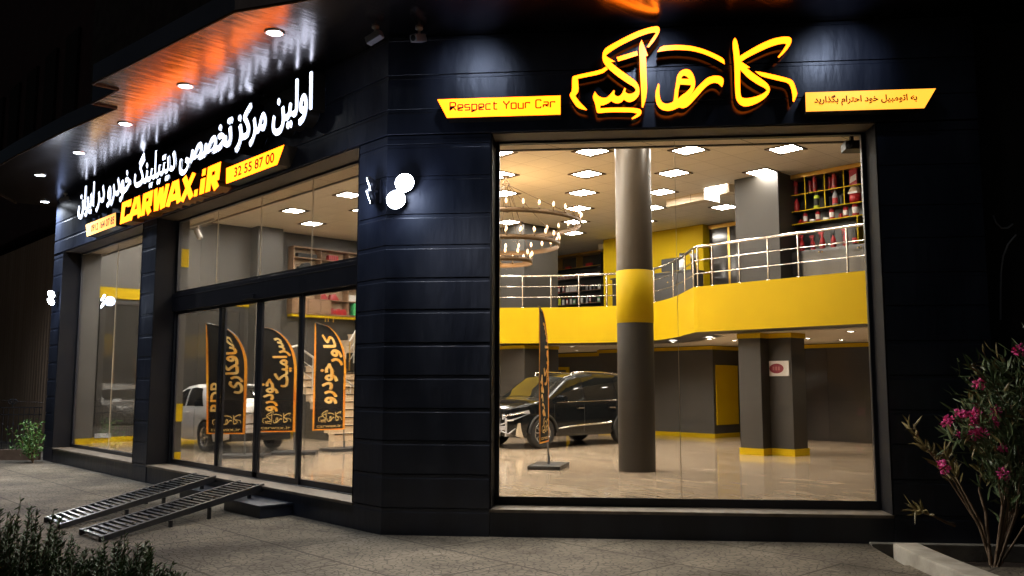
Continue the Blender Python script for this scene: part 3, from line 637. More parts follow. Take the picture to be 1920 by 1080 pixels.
can(sx(822), YB, SHZ[1]+.001, .22, .035, 'small black bottle left of the tall white spray bottle', M['black'], M['cab'], None, 'bottle', 'bottle')
can(sx(908), YB, SHZ[1]+.001, .22, .035, 'small black bottle right of the tall white spray bottle', M['black'], M['cab'], None, 'bottle', 'bottle')
t = thing('round_pouch', 'red rounded pouch with pale top at the right end of the second shelf', 'pouch', (sx(1016), YB, SHZ[1]+.001)); g = MB(); g.lathe([(0, 0), (.12, .01), (.13, .1), (.125, .2), (.0, .2)], (0, 0, 0), 18); o = g.build('bag', M['red']); o.parent = t
g = MB(); g.lathe([(.131, .2), (.128, .28), (.09, .36), (0, .39)], (0, 0, 0), 18); o = g.build('top_flap', M['wood_pale']); o.parent = t
g = MB(); g.box(-.10, .10, -.137, -.128, .19, .23); o = g.build('paper_label', M['paper']); o.parent = t
R3 = [(507, .24, .05, 'at the left end of the third shelf'), (620, .24, .05, 'behind the first mug on the third shelf'), (718, .24, .05, 'right of the first white tin on the third shelf'), (828, .24, .055, 'right of the second white tin on the third shelf'), (935, .24, .055, 'beside the second mug on the third shelf'), (1012, .29, .07, 'largest, at the right end of the third shelf')]
for px, h, r, o_ in R3: can(sx(px), YB, SHZ[2]+.001, h, r, 'red jar with pale label '+o_, M['red'], M['dred'], M['paper'], 'jar', 'jar')
mug(sx(594), YB-.05, SHZ[2]+.001, 'red mug on the left half of the third shelf'); mug(sx(908), YB-.05, SHZ[2]+.001, 'red mug on the right half of the third shelf')
tin(sx(683), YB-.05, SHZ[2]+.001, 'flat white tin on the left half of the third shelf'); tin(sx(787), YB-.05, SHZ[2]+.001, 'flat white tin on the right half of the third shelf')
R4 = [(515, .33, 'first'), (588, .38, 'second'), (673, .34, 'third'), (748, .40, 'fourth'), (930, .42, 'sixth')]
for px, h, o_ in R4: spray_bottle(sx(px), YB-.02, 4.777, h, 'red spray bottle behind the railing, '+o_+' from the left on the counter', M['red'], M['red'], M['dred'])
spray_bottle(sx(833), YB-.02, 4.777, .38, 'red spray bottle with black trigger on the counter behind the railing', M['red'], M['black'], M['dred'])
spray_bottle(sx(1003), YB-.02, 4.777, .42, 'black and white spray bottle with red label at the right end of the counter', M['black'], M['black'], M['red'])
# far shelf behind the gallery, left
YL = 16.38-.4
t = thing('stock_shelf', 'long black stock shelf with many small bottles at the back of the gallery', 'shelf', (-11.8, YL, ZM))
g = MB(); g.box(-13.35, -10.3, YL+.34, YL+.39, ZM, ZC-.01); g.box(-10.33, -10.3, YL, YL+.34, ZM, ZC-.01); g.box(-13.35, -13.32, YL, YL+.34, ZM, ZC-.01); g.build('carcass', M['cab'], t)
g = MB(); g.box(-13.35, -10.28, YL-.01, YL+.34, ZC-.09, ZC-.012); g.build('cornice', M['gold'], t)
ROWS = [5.98, 5.62, 5.14, 4.70]
for z in ROWS: g = MB(); g.box(-13.32, -10.33, YL, YL+.34, z-.02, z); g.box(-13.32, -10.33, YL-.006, YL-.001, z-.02, z, mat=1); g.build('shelf', [M['cab'], M['gold'] if z == 5.98 else M['wood']], t)
for x in (-12.45, -11.45): g = MB(); g.box(x-.01, x+.01, YL, YL+.33, 5.985, ZC-.092); g.build('divider', M['gold'], t)
g = MB(); g.box(-13.32, -10.33, YL-.03, YL+.33, ZM+.002, 4.52); g.build('base_cabinet', M['dwall_gloss'], t)
def cp_can(proto, x, y, z, label, mats):
    c = dup(proto); c.location = (x, y, z); c['label'] = label; return c
rnd = random.Random(3)
tins = can(-13.2, YL+.15, ROWS[1]+.001, .14, .055, 'small white and red pot on the upper row of the far stock shelf', M['paper'], M['dred'], M['dred'], 'pot', 'pot', 'pots on the far stock shelf')
for i in range(1, 18): c = dup(tins); c.location.x = -13.2+i*.155
cols = [M['black'], M['red'], M['paper'], M['green'], M['lime'], M['grey_plastic'], M['cab']]
names = ['black', 'red', 'white', 'green', 'lime', 'grey', 'dark']
protos = {}
for r_, zz in enumerate(ROWS[2:]):
    for i in range(15):
        k = rnd.choice([0, 1, 2, 2, 3, 4, 5, 6] if r_ else [0, 2, 2, 5, 6, 1]); x = -13.2+i*.19+rnd.uniform(-.03, .03)
        row = ('middle', 'bottom')[r_]
        if (k, r_) not in protos:
            protos[(k, r_)] = can(x, YL+.14, zz+.001, rnd.uniform(.2, .3), rnd.uniform(.035, .05), 'small %s bottle on the %s row of the far stock shelf' % (names[k], row), cols[k], M['black'] if k else M['red'], M['paper'] if k in (1, 3) else None, 'bottle', 'bottle', '%s bottles on the %s row of the far stock shelf' % (names[k], row))
        else: c = dup(protos[(k, r_)]); c.location = (x, YL+.14, zz+.001)
for (x, w, h, d, z, mt, lab) in ((-13.05, .2, .22, .2, 5.985, 'white_plastic', 'white carton at the left of the top row of the far stock shelf'), (-12.75, .15, .2, .2, 5.985, 'white_plastic', 'second white carton on the top row of the far stock shelf'), (-12.9, .13, .1, .06, 6.15, 'red', 'small red card leaning on the white cartons of the far stock shelf'), (-11.95, .11, .08, .1, 5.985, 'red', 'small red box in the middle of the top row of the far stock shelf'), (-10.95, .13, .12, .1, 5.985, 'red', 'red box at the right of the top row of the far stock shelf'), (-11.75, .22, .24, .05, 5.145, 'paper', 'white square sign with red top on the middle row of the far stock shelf'), (-12.2, .16, .26, .1, 4.27, 'paper', 'white paper bag in front of the far stock shelf')):
    yy = YL+.12 if z > 4.5 else YL-.1; tag(MB().box(x-w, x+w, yy-d/2, yy+d/2, z, z+h).build('carton' if 'carton' in lab else 'small_box', M[mt], bevel=.006), lab, 'box')
# tall dark cupboard on the gallery
t = thing('tall_cupboard', 'tall dark cupboard with gold cornice beside the yellow wall', 'cupboard', (-4.75, 14.9, ZM))
g = MB(); g.box(-5.05, -4.1, 14.75, 15.19, ZM+.002, ZC-.14); g.build('body', M['dwall_gloss'], t)
g = MB(); g.box(-5.08, -4.07, 14.72, 15.19, ZC-.14, ZC-.03); g.box(-4.43, -4.37, 14.735, 14.748, ZM+.01, ZC-.15); g.build('cornice', M['gold'], t)
# counter with monitor, jar and lamp
t = thing('counter_cabinet', 'black counter cabinet with small brass knobs behind the curved railing', 'counter', (-5.9, 13.6, ZM))
g = MB(); g.box(-7.6, -4.7, 13.4, 13.9, ZM+.002, 5.0); g.build('body', M['cab'], t)
g = MB(); g.box(-7.65, -4.65, 13.36, 13.92, 5.0, 5.04); g.build('worktop', M['cab'], t, bevel=.006)
for x in (-6.85, -6.75, -6.2, -5.55): g = MB(); g.lathe([(0, -.018), (.02, -.012), (.018, 0)], (x, 13.399, 4.75), 10, ax=Matrix.Rotation(-math.pi/2, 3, 'X')); g.build('knob', M['gold'], t)
p = on_y(1258, 530, 13.7)
t = thing('monitor', 'black computer monitor on the counter behind the curved railing', 'monitor', (p.x, 13.7, 5.04))
g = MB(); g.box(p.x-.3, p.x+.3, 13.66, 13.70, 5.10, 5.47); g.build('screen', M['black'], t, bevel=.012)
g = MB(); g.box(p.x-.04, p.x+.04, 13.701, 13.74, 5.05, 5.3); g.box(p.x-.12, p.x+.12, 13.6, 13.8, 5.041, 5.055); g.build('foot', M['black'], t)
p = on_y(1280, 530, 13.6); can(p.x, 13.6, 5.041, .52, .09, 'glass jar with black and white lid beside the black monitor', M['grey_plastic'], M['black'], M['paper'], 'jar', 'jar', None)
p = on_y(1301, 530, 13.6); t = thing('coffee_grinder', 'small black coffee grinder at the end of the counter', 'grinder', (p.x, 13.6, 5.041))
g = MB(); g.lathe([(.0, 0), (.09, 0), (.07, .04), (.06, .25), (.09, .28), (.09, .33), (0, .34)], (p.x, 13.6, 5.041), 14); g.build('body', M['black'], t)
g = MB(); g.lathe([(.05, .341), (.11, .46), (0, .47)], (p.x, 13.6, 5.041), 14); g.build('hopper', M['grey_plastic'], t)
# brown cabinet on the left wall
XC = -14.25
t = thing('wall_cabinet', 'brown wooden wall cabinet with open cells of car parts above the stairs', 'cabinet', (XC, 7.9, 4.0))
f = lambda a, b_, c: (XC-b_, a, c)      # a along +Y, b depth into the wall
ys = [6.5, 7.42, 8.3, 9.35]; z0, z1 = 4.02, 6.04
g = MB(); g.box(6.47, 9.9, .33, .345, z0, z1, f, mat=1)
for z in (z0, z1): g.box(6.47, 9.9, 0, .33, z-.02, z+.02, f)
for y in (6.485, 7.42, 8.42, 9.35): g.box(y-.015, y+.015, .003, .328, z0+.021, z1-.021, f)
for z in (5.72, 5.30, 4.92, 4.48): g.box(6.5, 9.9, .006, .325, z-.012, z+.012, f)
g.build('carcass', [M['wood'], M['wood_pale']], t)
g = MB(); g.box(6.505, 7.0, -.012, .0, z0+.025, 4.46, f); g.box(7.01, 7.40, -.012, 0, z0+.025, 4.46, f); g.box(7.44, 7.8, -.012, 0, z0+.025, 4.46, f); g.build('door', M['wood'], t, bevel=.004)
g = MB(); g.box(6.47, 9.9, .02, .3, z0-.10, z0-.03, f); g.build('yellow_rail', M['yellow'], t)
g = MB()
for y in (7.62, 7.72, 7.9, 8.75, 8.9, 9.0, 9.1): g.box(y-.012, y+.012, .0, .02, z0-.22, z0-.09, f)
g.build('hook', M['gold'], t)
def cabthing(name, cat, label, y, z, fn, mt, bevel=.006):
    t = thing(name, label, cat, f(y, .15, z)); g = MB(); fn(g, y, z); g.build(name+'_body', mt, t, bevel=bevel); return t
t = thing('steering_wheel', 'black steering wheel lying in the brown wall cabinet', 'steering wheel', f(6.95, .15, 5.06)); g = MB()
pts = [Vector(f(6.95+.2*math.cos(a), .15+.05*math.sin(a), 5.08+.13*math.sin(a))) for a in [2*math.pi*k/24 for k in range(25)]]; g.tube(pts, .022, 8, caps=False); g.build('rim', M['black'], t)
g = MB(); g.tube([pts[0], pts[12]], .02, 6); g.tube([pts[18], Vector(f(6.95, .15, 5.08))], .02, 6); g.build('spoke', M['black'], t)
def model(g, y, z):
    g.prism([(-.27, 0), (-.25, .09), (-.15, .12), (-.08, .2), (.06, .21), (.14, .13), (.26, .09), (.27, 0)], .06, .26, f=lambda a, b_, c: f(y+a, c, z+.06+b_))
    for a in (-.16, .16):
        for d in (.05, .26): g.lathe([(0, 0), (.06, 0), (.06, .02), (0, .02)], f(y+a, d, z+.06), 12, ax=Matrix.Rotation(math.pi/2, 3, 'Y'))
cabthing('model_car', 'toy car', 'small dark model car in the upper left cell of the brown wall cabinet', 6.97, 5.315, model, M['black'])
def lens(g, y, z): g.add([f(y-.16, .08, z), f(y+.16, .06, z), f(y+.15, .25, z), f(y-.15, .25, z), f(y-.12, .10, z+.17), f(y+.02, .08, z+.2), f(y+.0, .24, z+.2), f(y-.12, .24, z+.17)], [(0, 1, 2, 3), (0, 4, 5, 1), (1, 5, 6, 2), (2, 6, 7, 3), (3, 7, 4, 0), (4, 7, 6, 5)])
for y, z, lab in ((7.6, 4.495, 'dark red tail lamp lens nearest the cabinet doors, upper lamp row'), (7.98, 4.495, 'dark red tail lamp lens at the right of the upper lamp row'), (7.9, 4.045, 'dark red tail lamp lens at the left of the lower lamp row'), (8.15, 4.045, 'dark red tail lamp lens in the middle of the lower lamp row'), (8.33, 4.045, 'dark red tail lamp lens at the right of the lower lamp row')): cabthing('tail_lamp_lens', 'tail lamp', lab, y, z, lens, M['tail'], .01)
cabthing('carton', 'box', 'white carton above the green canister in the wall cabinet', 8.62, 4.495, lambda g, y, z: g.box(y-.14, y+.14, .05, .25, z, z+.2, f), M['white_plastic'])
cabthing('carton', 'box', 'wider white carton at the right end of the wall cabinet', 9.06, 4.495, lambda g, y, z: g.box(y-.2, y+.2, .05, .25, z, z+.16, f), M['white_plastic'])
t = cabthing('canister', 'canister', 'green canister with white label in the brown wall cabinet', 8.86, 4.045, lambda g, y, z: g.box(y-.22, y+.22, .03, .25, z, z+.4, f), M['green'], .03)
g = MB(); g.box(8.78, 8.97, .024, .029, 4.2, 4.4, f); g.build('paper_label', M['paper'], t)
cabthing('box_stack', 'boxes', 'red and white spines of small boxes in the wall cabinet', 8.0, 5.735, lambda g, y, z: [g.box(y-.28+k*.07, y-.22+k*.07, .05, .22, z, z+.16, f) for k in range(5)], M['red'])
cabthing('black_box', 'box', 'flat black box in the top left cell of the brown wall cabinet', 6.95, 5.735, lambda g, y, z: g.box(y-.3, y+.35, .05, .25, z, z+.13, f), M['black'])
cabthing('camera_case', 'case', 'small black case in the middle cell of the brown wall cabinet', 7.95, 5.315, lambda g, y, z: g.box(y-.2, y+.2, .05, .22, z, z+.2, f), M['black'], .02)
cabthing('spoiler_part', 'car part', 'bright green bent part in the top right cell of the wall cabinet', 9.05, 5.735, lambda g, y, z: g.tube([f(y-.35, .15, z+.06), f(y-.1, .12, z+.1), f(y+.1, .12, z+.06), f(y+.4, .15, z+.12)], [.06, .05, .04, .07], 8), mat('bright_green_plastic', (.2, .55, .03), .4), 0)
cabthing('small_box', 'box', 'small red box under the bright green part in the wall cabinet', 8.9, 5.315, lambda g, y, z: g.box(y-.1, y+.1, .05, .2, z, z+.1, f), M['red'])
# dark framed glass panel on the left wall
t = thing('framed_panel', 'large black framed glossy panel on the left end wall', 'wall panel', (XL+.03, 3.0, .85))
g = MB(); y0, y1, z0, z1 = 1.1, 5.1, .85, 4.08
for a in ((y0, y0+.14, z0, z1), (y1-.14, y1, z0, z1), (y0+.14, y1-.14, z0, z0+.14), (y0+.14, y1-.14, z1-.1, z1)): g.box(XL+.002, XL+.06, a[0], a[1], a[2], a[3])
g.build('frame', M['cab'], t)
g = MB(); g.box(XL+.003, XL+.03, y0+.14, y1-.14, z0+.14, z1-.1); g.build('glass_sheet', mat('dark_glass_sheet', (.035, .033, .03), .03, spec=1.0), t)
g = MB(); g.box(XL+.031, XL+.06, 1.12, 1.52, .5, .62); tag(g.build('socket_strip', M['grey_plastic'], bevel=.005), 'grey socket strip low on the left end wall', 'socket strip')
# ================================================================== STAIRS
t = thing('staircase', 'beige stone staircase with steel railings at the back left of the shop', 'staircase', (-12, 6.8, ZF))
nst = 9; x0, x1, rise = -10.95, -12.95, 1.85/9
g = MB()
for k in range(nst):
    xa = x0+(x1-x0)*k/(nst-1); z = ZF+rise*(k+1)
    g.box(xa-.30, xa+.035, 6.0-.02, 8.0, z-.03, z); g.box(xa+.0352, xa+.038, 6.0-.02, 8.0, z-.03, z-.006, mat=1); g.box(xa-.28, xa, 6.0, 7.98, z-rise+.001, z-.03)
g.box(-14.1, -12.95, 6.06, 8.0, ZF+1.82, ZF+1.85)
st = g.build('steps', [M['stair'], M['groove']], t)
g = MB(); P = [(x0-.05, ZF), (x1-.3, ZF), (x1-.3, ZF+1.5), (x1, ZF+1.5)]
g.add([(a, y, c) for y in (6.04, 7.94) for a, c in ((x0-.27, ZF+.001), (-13.2, ZF+.001), (-13.2, ZF+1.6), (x1-.05, ZF+1.6))], [(0, 1, 2, 3), (7, 6, 5, 4), (0, 4, 5, 1), (1, 5, 6, 2), (2, 6, 7, 3), (3, 7, 4, 0)]); g.build('stringer', M['dwall'], t)
g = MB()
for k in range(9):
    ya = 6.9+.29*k; z = ZF+1.85+.2*(k+1)
    if z > ZM+.02: break
    g.box(-14.12, -13.25, ya-.02, ya+.30, z-.03, z); g.box(-14.1, -13.25, ya, ya+.28, z-.2, z-.03)
g.build('upper_steps', M['stair'], t)
for nm, X, a, b_ in (('lower', -12.3, (566, 655), (667, 727)), ('upper', -13.2, (655, 640), (700, 566))):
    A, C = on_x(*a, X), on_x(*b_, X)
    pre = [A+Vector((0, -.5, .02)), A+Vector((0, -.12, .1))] if nm == 'lower' else []
    g = MB(); g.tube(pre+[A, C], .03, 8); g.build('handrail', M['steel_pale'], t)
    for dz in (.3, .6): g = MB(); g.tube([A-Vector((0, 0, dz)), C-Vector((0, 0, dz))], .014, 6); g.build('rail', M['steel_pale'], t)
    for u in (.02, .2, .55, .9): q = A.lerp(C, u); g = MB(); g.tube([q, q-Vector((0, 0, .9))], .018, 6); g.build('post', M['steel_pale'] if u > .1 else M['gold'], t)
# wall plate with red oval on the square column
a, c = on_y(1442, 677, 10.56), on_y(1480, 705, 10.56)
t = thing('wall_plate', 'small cream plate with a dark red oval on the square column', 'wall sign', (a.x, 10.579, c.z))
g = MB(); g.box(a.x, c.x, 10.55, 10.578, c.z, a.z); g.build('board', M['paper'], t, bevel=.004)
g = MB(); cxm, czm = a.x*.62+c.x*.38, (a.z+c.z)/2; g.lathe([(0, 0), (1, 0)], (0, 0, 0), 28)
for v in g.v: v.x, v.y, v.z = cxm+v.x*.17, 10.548, czm+v.y*.105
g.build('oval', mat('dark_red_print', (.22, .012, .03), .5), t)
g = MB()
for k in range(3): g.box(cxm-.09+k*.065, cxm-.05+k*.065, 10.544, 10.546, czm-.04, czm+.04)
g.build('print_marks', mat('faded_print', (.4, .14, .14), .6), t)
g = MB(); g.box(-4.995, -4.965, 14.80, 15.9, .74, 2.44); tag(g.build('yellow_wall_panel', M['yellow'], bevel=.004), 'tall yellow wall panel between the dark walls under the gallery', 'wall panel')
# yellow door frame at the back
g = MB(); g.box(-13.3, -13.2, 16.3, 16.39, ZF, 2.5); g.box(-12.3, -12.2, 16.3, 16.39, ZF, 2.5); g.box(-13.2, -12.3, 16.3, 16.39, 2.4, 2.5); tag(g.build('door_frame', M['yellow']), 'yellow door frame on the far wall behind the black car', 'door frame')
# dark projector box at the top right of the window
s_, z_ = on_r(1592, 276, .8); t = thing('speaker_box', 'black box hanging from the ceiling at the top right of the big window', 'speaker', RP(s_, .8, z_))
g = MB(); g.box(s_-.07, s_+.2, .7, .95, z_-.05, z_+.07, RP); g.build('body', M['black'], t, bevel=.01)
g = MB(); g.box(s_+.02, s_+.06, .78, .86, z_+.07, 5.227, RP); g.lathe([(.035, 0), (.035, .02), (.0, .02)], RP(s_-.02, .69, z_), 12, ax=Matrix.Rotation(math.pi/2, 3, 'X') @ Matrix.Identity(3)); g.build('bracket', M['cab'], t)
# track spots
for (px, py, lab) in ((372, 420, 'beige track spot at the top left of the entrance window'), (180, 482, 'beige track spot at the top of the far left window')):
    p = on_y(px, py, .95); t = thing('track_spot', lab, 'spotlight', (p.x, .95, 5.17))
    g = MB(); g.box(p.x-.5, p.x+.8, .93, .97, 5.18, 5.224); g.build('track', M['white_plastic'], t)
    g = MB(); g.tube([(p.x, .95, 5.18), (p.x, .95, 5.05)], .018, 8); ax = Vector((.35, .3, -.9)).to_track_quat('Z', 'Y').to_matrix(); g.lathe([(0, -.12), (.05, -.11), (.06, .12), (.045, .12), (.04, .05), (0, .05)], (p.x, .95, 5.01), 14, ax=ax); g.build('lamp_head', M['white_plastic'], t)
# ================================================================== WRITING
FORMS = {}
for cp in list(range(0xFB50, 0xFBFF+1))+list(range(0xFE80, 0xFEFD)):
    d = unicodedata.decomposition(chr(cp)).split()
    if len(d) == 2 and d[0] in ('<isolated>', '<initial>', '<medial>', '<final>'):
        FORMS.setdefault(chr(int(d[1], 16)), {})[d[0][1:-1]] = chr(cp)
def shape(s):
    out = []
    for i, c in enumerate(s):
        f = FORMS.get(c)
        if not f: out.append(c); continue
        pj = i > 0 and 'initial' in FORMS.get(s[i-1], {})
        nj = i < len(s)-1 and s[i+1] in FORMS and 'initial' in f
        k = 'medial' if pj and nj else 'final' if pj else 'initial' if nj else 'isolated'
        out.append(f.get(k, c))
    return ''.join(out)[::-1]
def fill_mesh(curve):
    o = bpy.data.objects.new('tmp', curve); COL.objects.link(o)
    dg = bpy.context.evaluated_depsgraph_get(); me = bpy.data.meshes.new_from_object(o.evaluated_get(dg))
    bpy.data.objects.remove(o); bm = bmesh.new(); bm.from_mesh(me); bpy.data.meshes.remove(me); bpy.data.curves.remove(curve)
    bmesh.ops.remove_doubles(bm, verts=bm.verts, dist=1e-5)
    return bm
def islands(bm):
    seen = set(); out = []
    bm.verts.ensure_lookup_table()
    for v in bm.verts:
        if v.index in seen: continue
        st = [v]; seen.add(v.index); grp = []
        while st:
            a = st.pop(); grp.append(a)
            for e in a.link_edges:
                w = e.other_vert(a)
                if w.index not in seen: seen.add(w.index); st.append(w)
        if any(x.link_faces for x in grp): out.append(grp)
    return out
def text_bm(s, bold=0., res=4):
    c = bpy.data.curves.new('txt', 'FONT'); c.body = s; c.size = 1; c.offset = bold; c.resolution_u = res
    return fill_mesh(c)
def fat(bm, d):
    src = list(bm.verts)+list(bm.edges)+list(bm.faces)
    for dx, dy in ((d, 0), (-d, 0), (0, d), (0, -d)):
        r = bmesh.ops.duplicate(bm, geom=src)
        for v in r['geom']:
            if isinstance(v, bmesh.types.BMVert): v.co.x += dx; v.co.y += dy
    bm.verts.index_update(); bm.verts.ensure_lookup_table(); return bm
def poly_bm(loops):
    c = bpy.data.curves.new('pl', 'CURVE'); c.dimensions = '2D'; c.fill_mode = 'FRONT'
    for lp in loops:
        sp_ = c.splines.new('POLY'); sp_.points.add(len(lp)-1); sp_.use_cyclic_u = True
        for p, q in zip(sp_.points, lp): p.co = (q[0], q[1], 0, 1)
    return fill_mesh(c)
def ribbon(pts, w, closed=False):
    pts = [Vector(p) for p in pts]; n = len(pts); Lf, Rt_ = [], []
    for i in range(n):
        a = pts[i-1] if (i or closed) else None; c = pts[(i+1) % n] if (i < n-1 or closed) else None; p = pts[i]
        d1 = (p-a).normalized() if a is not None else None; d2 = (c-p).normalized() if c is not None else None
        if d1 is None: nn = Vector((-d2.y, d2.x))
        elif d2 is None: nn = Vector((-d1.y, d1.x))
        else:
            n1, n2 = Vector((-d1.y, d1.x)), Vector((-d2.y, d2.x)); nn = (n1+n2); nn = nn/max(nn.dot(n1), .35)
        Lf.append(p+nn*w/2); Rt_.append(p-nn*w/2)
    return ([[tuple(v) for v in Lf], [tuple(v) for v in Rt_[::-1]]] if closed else [[tuple(v) for v in Lf+Rt_[::-1]]])
def bbox(bm):
    xs = [v.co.x for v in bm.verts]; ys = [v.co.y for v in bm.verts]; return min(xs), max(xs), min(ys), max(ys)
def fit(bm, u0, u1, v0, v1, shear=0.):
    a, b_, c, d = bbox(bm)
    for v in bm.verts: v.co.x, v.co.y = u0+(v.co.x-a)/(b_-a)*(u1-u0)+shear*(v.co.y-c)/(d-c), v0+(v.co.y-c)/(d-c)*(v1-v0)
    return bm
def emboss(name, bms, f, d0, d1, mats, parent, step=.0007, flat=1):
    """lay 2-D fills on the plane f(u, v, depth): face at d1 (out), returns back to d0; every separate piece a hair deeper than the last"""
    g = MB(); k = 0
    for bm in bms:
        for grp in islands(bm):
            vs = {v: i for i, v in enumerate(grp)}; dd = d1+(k % 40)*step*(flat if abs(d1-d0) < 1e-4 else 1); k += 1
            fs = []
            for v in grp:
                for fc in v.link_faces:
                    if fc not in fs: fs.append(fc)
            g.add([f(v.co.x, v.co.y, dd) for v in grp], [[vs[v] for v in fc.verts] for fc in fs], 0)
            if abs(d1-d0) > 1e-4:
                for v in grp:
                    for e in v.link_edges:
                        if len(e.link_faces) == 1 and vs.get(e.other_vert(v), -1) > vs[v]:
                            w = e.other_vert(v); g.add([f(v.co.x, v.co.y, dd), f(w.co.x, w.co.y, dd), f(w.co.x, w.co.y, d0), f(v.co.x, v.co.y, d0)], [(0, 1, 2, 3)], 1)
        bm.free()
    return g.build(name, mats, parent, merge=True)
FL = lambda u, v, d: Vector((u, d, v))                  # on the left front: u along X, v up, d depth (negative = out)
FR = lambda u, v, d: RP(u, d, v)
# --- white Persian lettering
t = thing('white_lettering', 'long row of white glowing Persian letters above the entrance', 'sign lettering', (-6.9, -.01, 6.1))
words = 'اولین مرکز تخصصی دیتیلینگ خودرو در ایران'
a = on_y(146, 392, -.24); b2 = on_y(586, 140, -.24)
ws = words.split(); bms = []; tot = fat(text_bm(shape(words), .012), .014); X0, X1, Y0, Y1 = bbox(tot)
k = (b2.x-a.x)/(X1-X0); kz = .83/(Y1-Y0); zb = 6.00-.0
bm = tot
for v in bm.verts: v.co.x, v.co.y = a.x+(v.co.x-X0)*k, 5.69+(v.co.y-Y0)*kz
emboss('letter_row', [bm], FL, -.02, -.24, [M['letter_white'], M['letter_side']], t)
# --- CARWAX.iR block letters
W = .27
def glyph(ch):
    S = {'C': [[(.60, .68), (.60, .87), (.13, .87), (.13, .13), (.60, .13), (.60, .32)]],
         'A': [[(.0, 0), (.30, .98)], [(.42, .98), (.72, 0)], [(.16, .30), (.56, .30)], [(.24, .87), (.48, .87)]],
         'R': [[(.13, 0), (.13, 1)], [(.13, .87), (.56, .87), (.56, .45), (.13, .45)], [(.36, .40), (.60, 0)]],
         'W': [[(.10, 1), (.26, .02)], [(.30, .0), (.48, .95)], [(.50, .95), (.68, .0)], [(.72, .02), (.88, 1)]],
         'X': [[(.08, 1), (.66, 0)], [(.66, 1), (.08, 0)]],
         '.': [[(.03, .13), (.23, .13)]], 'i': [[(.13, 0), (.13, .62)], [(.03, .86), (.23, .86)]]}[ch]
    return [poly_bm(ribbon(s, W*(.92 if ch in 'WX' else 1))) for s in S]
adv = {'C': .76, 'A': .80, 'R': .76, 'W': 1.02, 'X': .76, '.': .34, 'i': .33}
t = thing('carwax_lettering', 'thick yellow glowing block letters CARWAX.iR between the two number boards', 'sign lettering', (-7, -.01, 5.3))
x = 0; bms = []; tw = sum(adv[c] for c in 'CARWAX.iR')
u0, u1 = on_y(226, 400, -.26).x, on_y(411, 320, -.26).x
for ch in 'CARWAX.iR':
    for bm in glyph(ch):
        for v in bm.verts: v.co.x, v.co.y = u0+(x+v.co.x+.1*v.co.y)/tw*(u1-u0), 5.20+v.co.y*.44
        bms.append(bm)
    x += adv[ch]
emboss('block_letters', bms, FL, -.02, -.26, [M['sign_yellow'], M['sign_side']], t)
# --- boards
def board(label, f, pts, mface, text_bms, fit_box, name='sign_board', dep=.24, parts='lettering'):
    t = thing(name, label, 'sign', f(sum(p[0] for p in pts)/len(pts), pts[0][1], 0))
    g = MB(); n = len(pts)
    P = [f(p[0], p[1], -dep) for p in pts]+[f(p[0], p[1], -.012) for p in pts]
    g.add(P, [tuple(range(n)), tuple(range(n, 2*n))[::-1]], 0); g.m[-1] = 1
    g.add(P, [(i, (i+1) % n, (i+1) % n+n, i+n) for i in range(n)], 1)
    g.build('light_box', [mface, M['letter_side']], t, merge=True)
    emboss(parts, text_bms, f, -dep-.003, -dep-.003, [M['sign_text']]*2, t, step=.0003, flat=-1)
    return t
ptl = lambda L_, d: [(on_y(x, y, d).x, on_y(x, y, d).z) for x, y in L_]
ptr = lambda L_, d: [on_r(x, y, d) for x, y in L_]
Q = ptl(((163, 440), (217, 425), (217, 400), (161.5, 417)), -.24); z0, z1 = 5.21, 5.50
Q = [(Q[0][0], z0), (Q[1][0], z0), (Q[2][0], z1), (Q[3][0]-.02, z1)]
board('small pale orange lit board with the mobile number 0912 164 07 85', FL, Q, M['sign_pale'], [fit(text_bm('0912 164 07 85', .022), Q[0][0]+.28, Q[1][0]-.1, 5.27, 5.44)], None)
Q = ptl(((424, 342), (520, 307), (533, 274), (424, 318)), -.24); Q = [(Q[0][0], 5.22), (Q[1][0], 5.22), (Q[2][0], 5.49), (Q[3][0], 5.49)]
board('yellow lit board with the phone number 32 55 87 00 and a slanted right end', FL, Q, M['sign_yellow'], [fit(text_bm('32 55 87 00', .02), Q[0][0]+.30, Q[1][0]-.10, 5.275, 5.44)], None)
GL = {'R': ([[(0, 0), (0, 1), (.5, 1), (.62, .9), (.62, .6), (.5, .5), (0, .5)], [(.33, .5), (.64, 0)]], .64), 'e': ([[(.54, 0), (.06, 0), (0, .06), (0, .64), (.06, .7), (.48, .7), (.54, .64), (.54, .34), (0, .34)]], .54),
      's': ([[(0, 0), (.5, 0), (.54, .05), (.54, .3), (.5, .35), (.04, .35), (0, .4), (0, .65), (.04, .7), (.54, .7)]], .54), 'p': ([[(0, -.3), (0, .7), (.48, .7), (.54, .64), (.54, .06), (.48, 0), (0, 0)]], .54),
      'c': ([[(.54, 0), (.06, 0), (0, .06), (0, .64), (.06, .7), (.54, .7)]], .54), 't': ([[(.14, .95), (.14, .06), (.2, 0), (.5, 0)], [(0, .7), (.48, .7)]], .5), 'Y': ([[(0, 1), (0, .84), (.30, .5), (.60, .84), (.60, 1)], [(.30, .5), (.30, 0)]], .6),
      'o': ([[(.06, 0), (0, .06), (0, .64), (.06, .7), (.48, .7), (.54, .64), (.54, .06), (.48, 0)]], .54), 'u': ([[(0, .7), (0, .06), (.06, 0), (.54, 0), (.54, .7)]], .54), 'r': ([[(0, 0), (0, .64), (.06, .7), (.46, .7), (.46, .58)]], .46),
      'C': ([[(.58, .84), (.50, 1), (.1, 1), (0, .9), (0, .1), (.1, 0), (.50, 0), (.58, .16)]], .58), 'a': ([[(.02, .7), (.48, .7), (.54, .64), (.54, 0), (.06, 0), (0, .06), (0, .32), (.04, .37), (.54, .37)]], .54), ' ': ([], .22)}
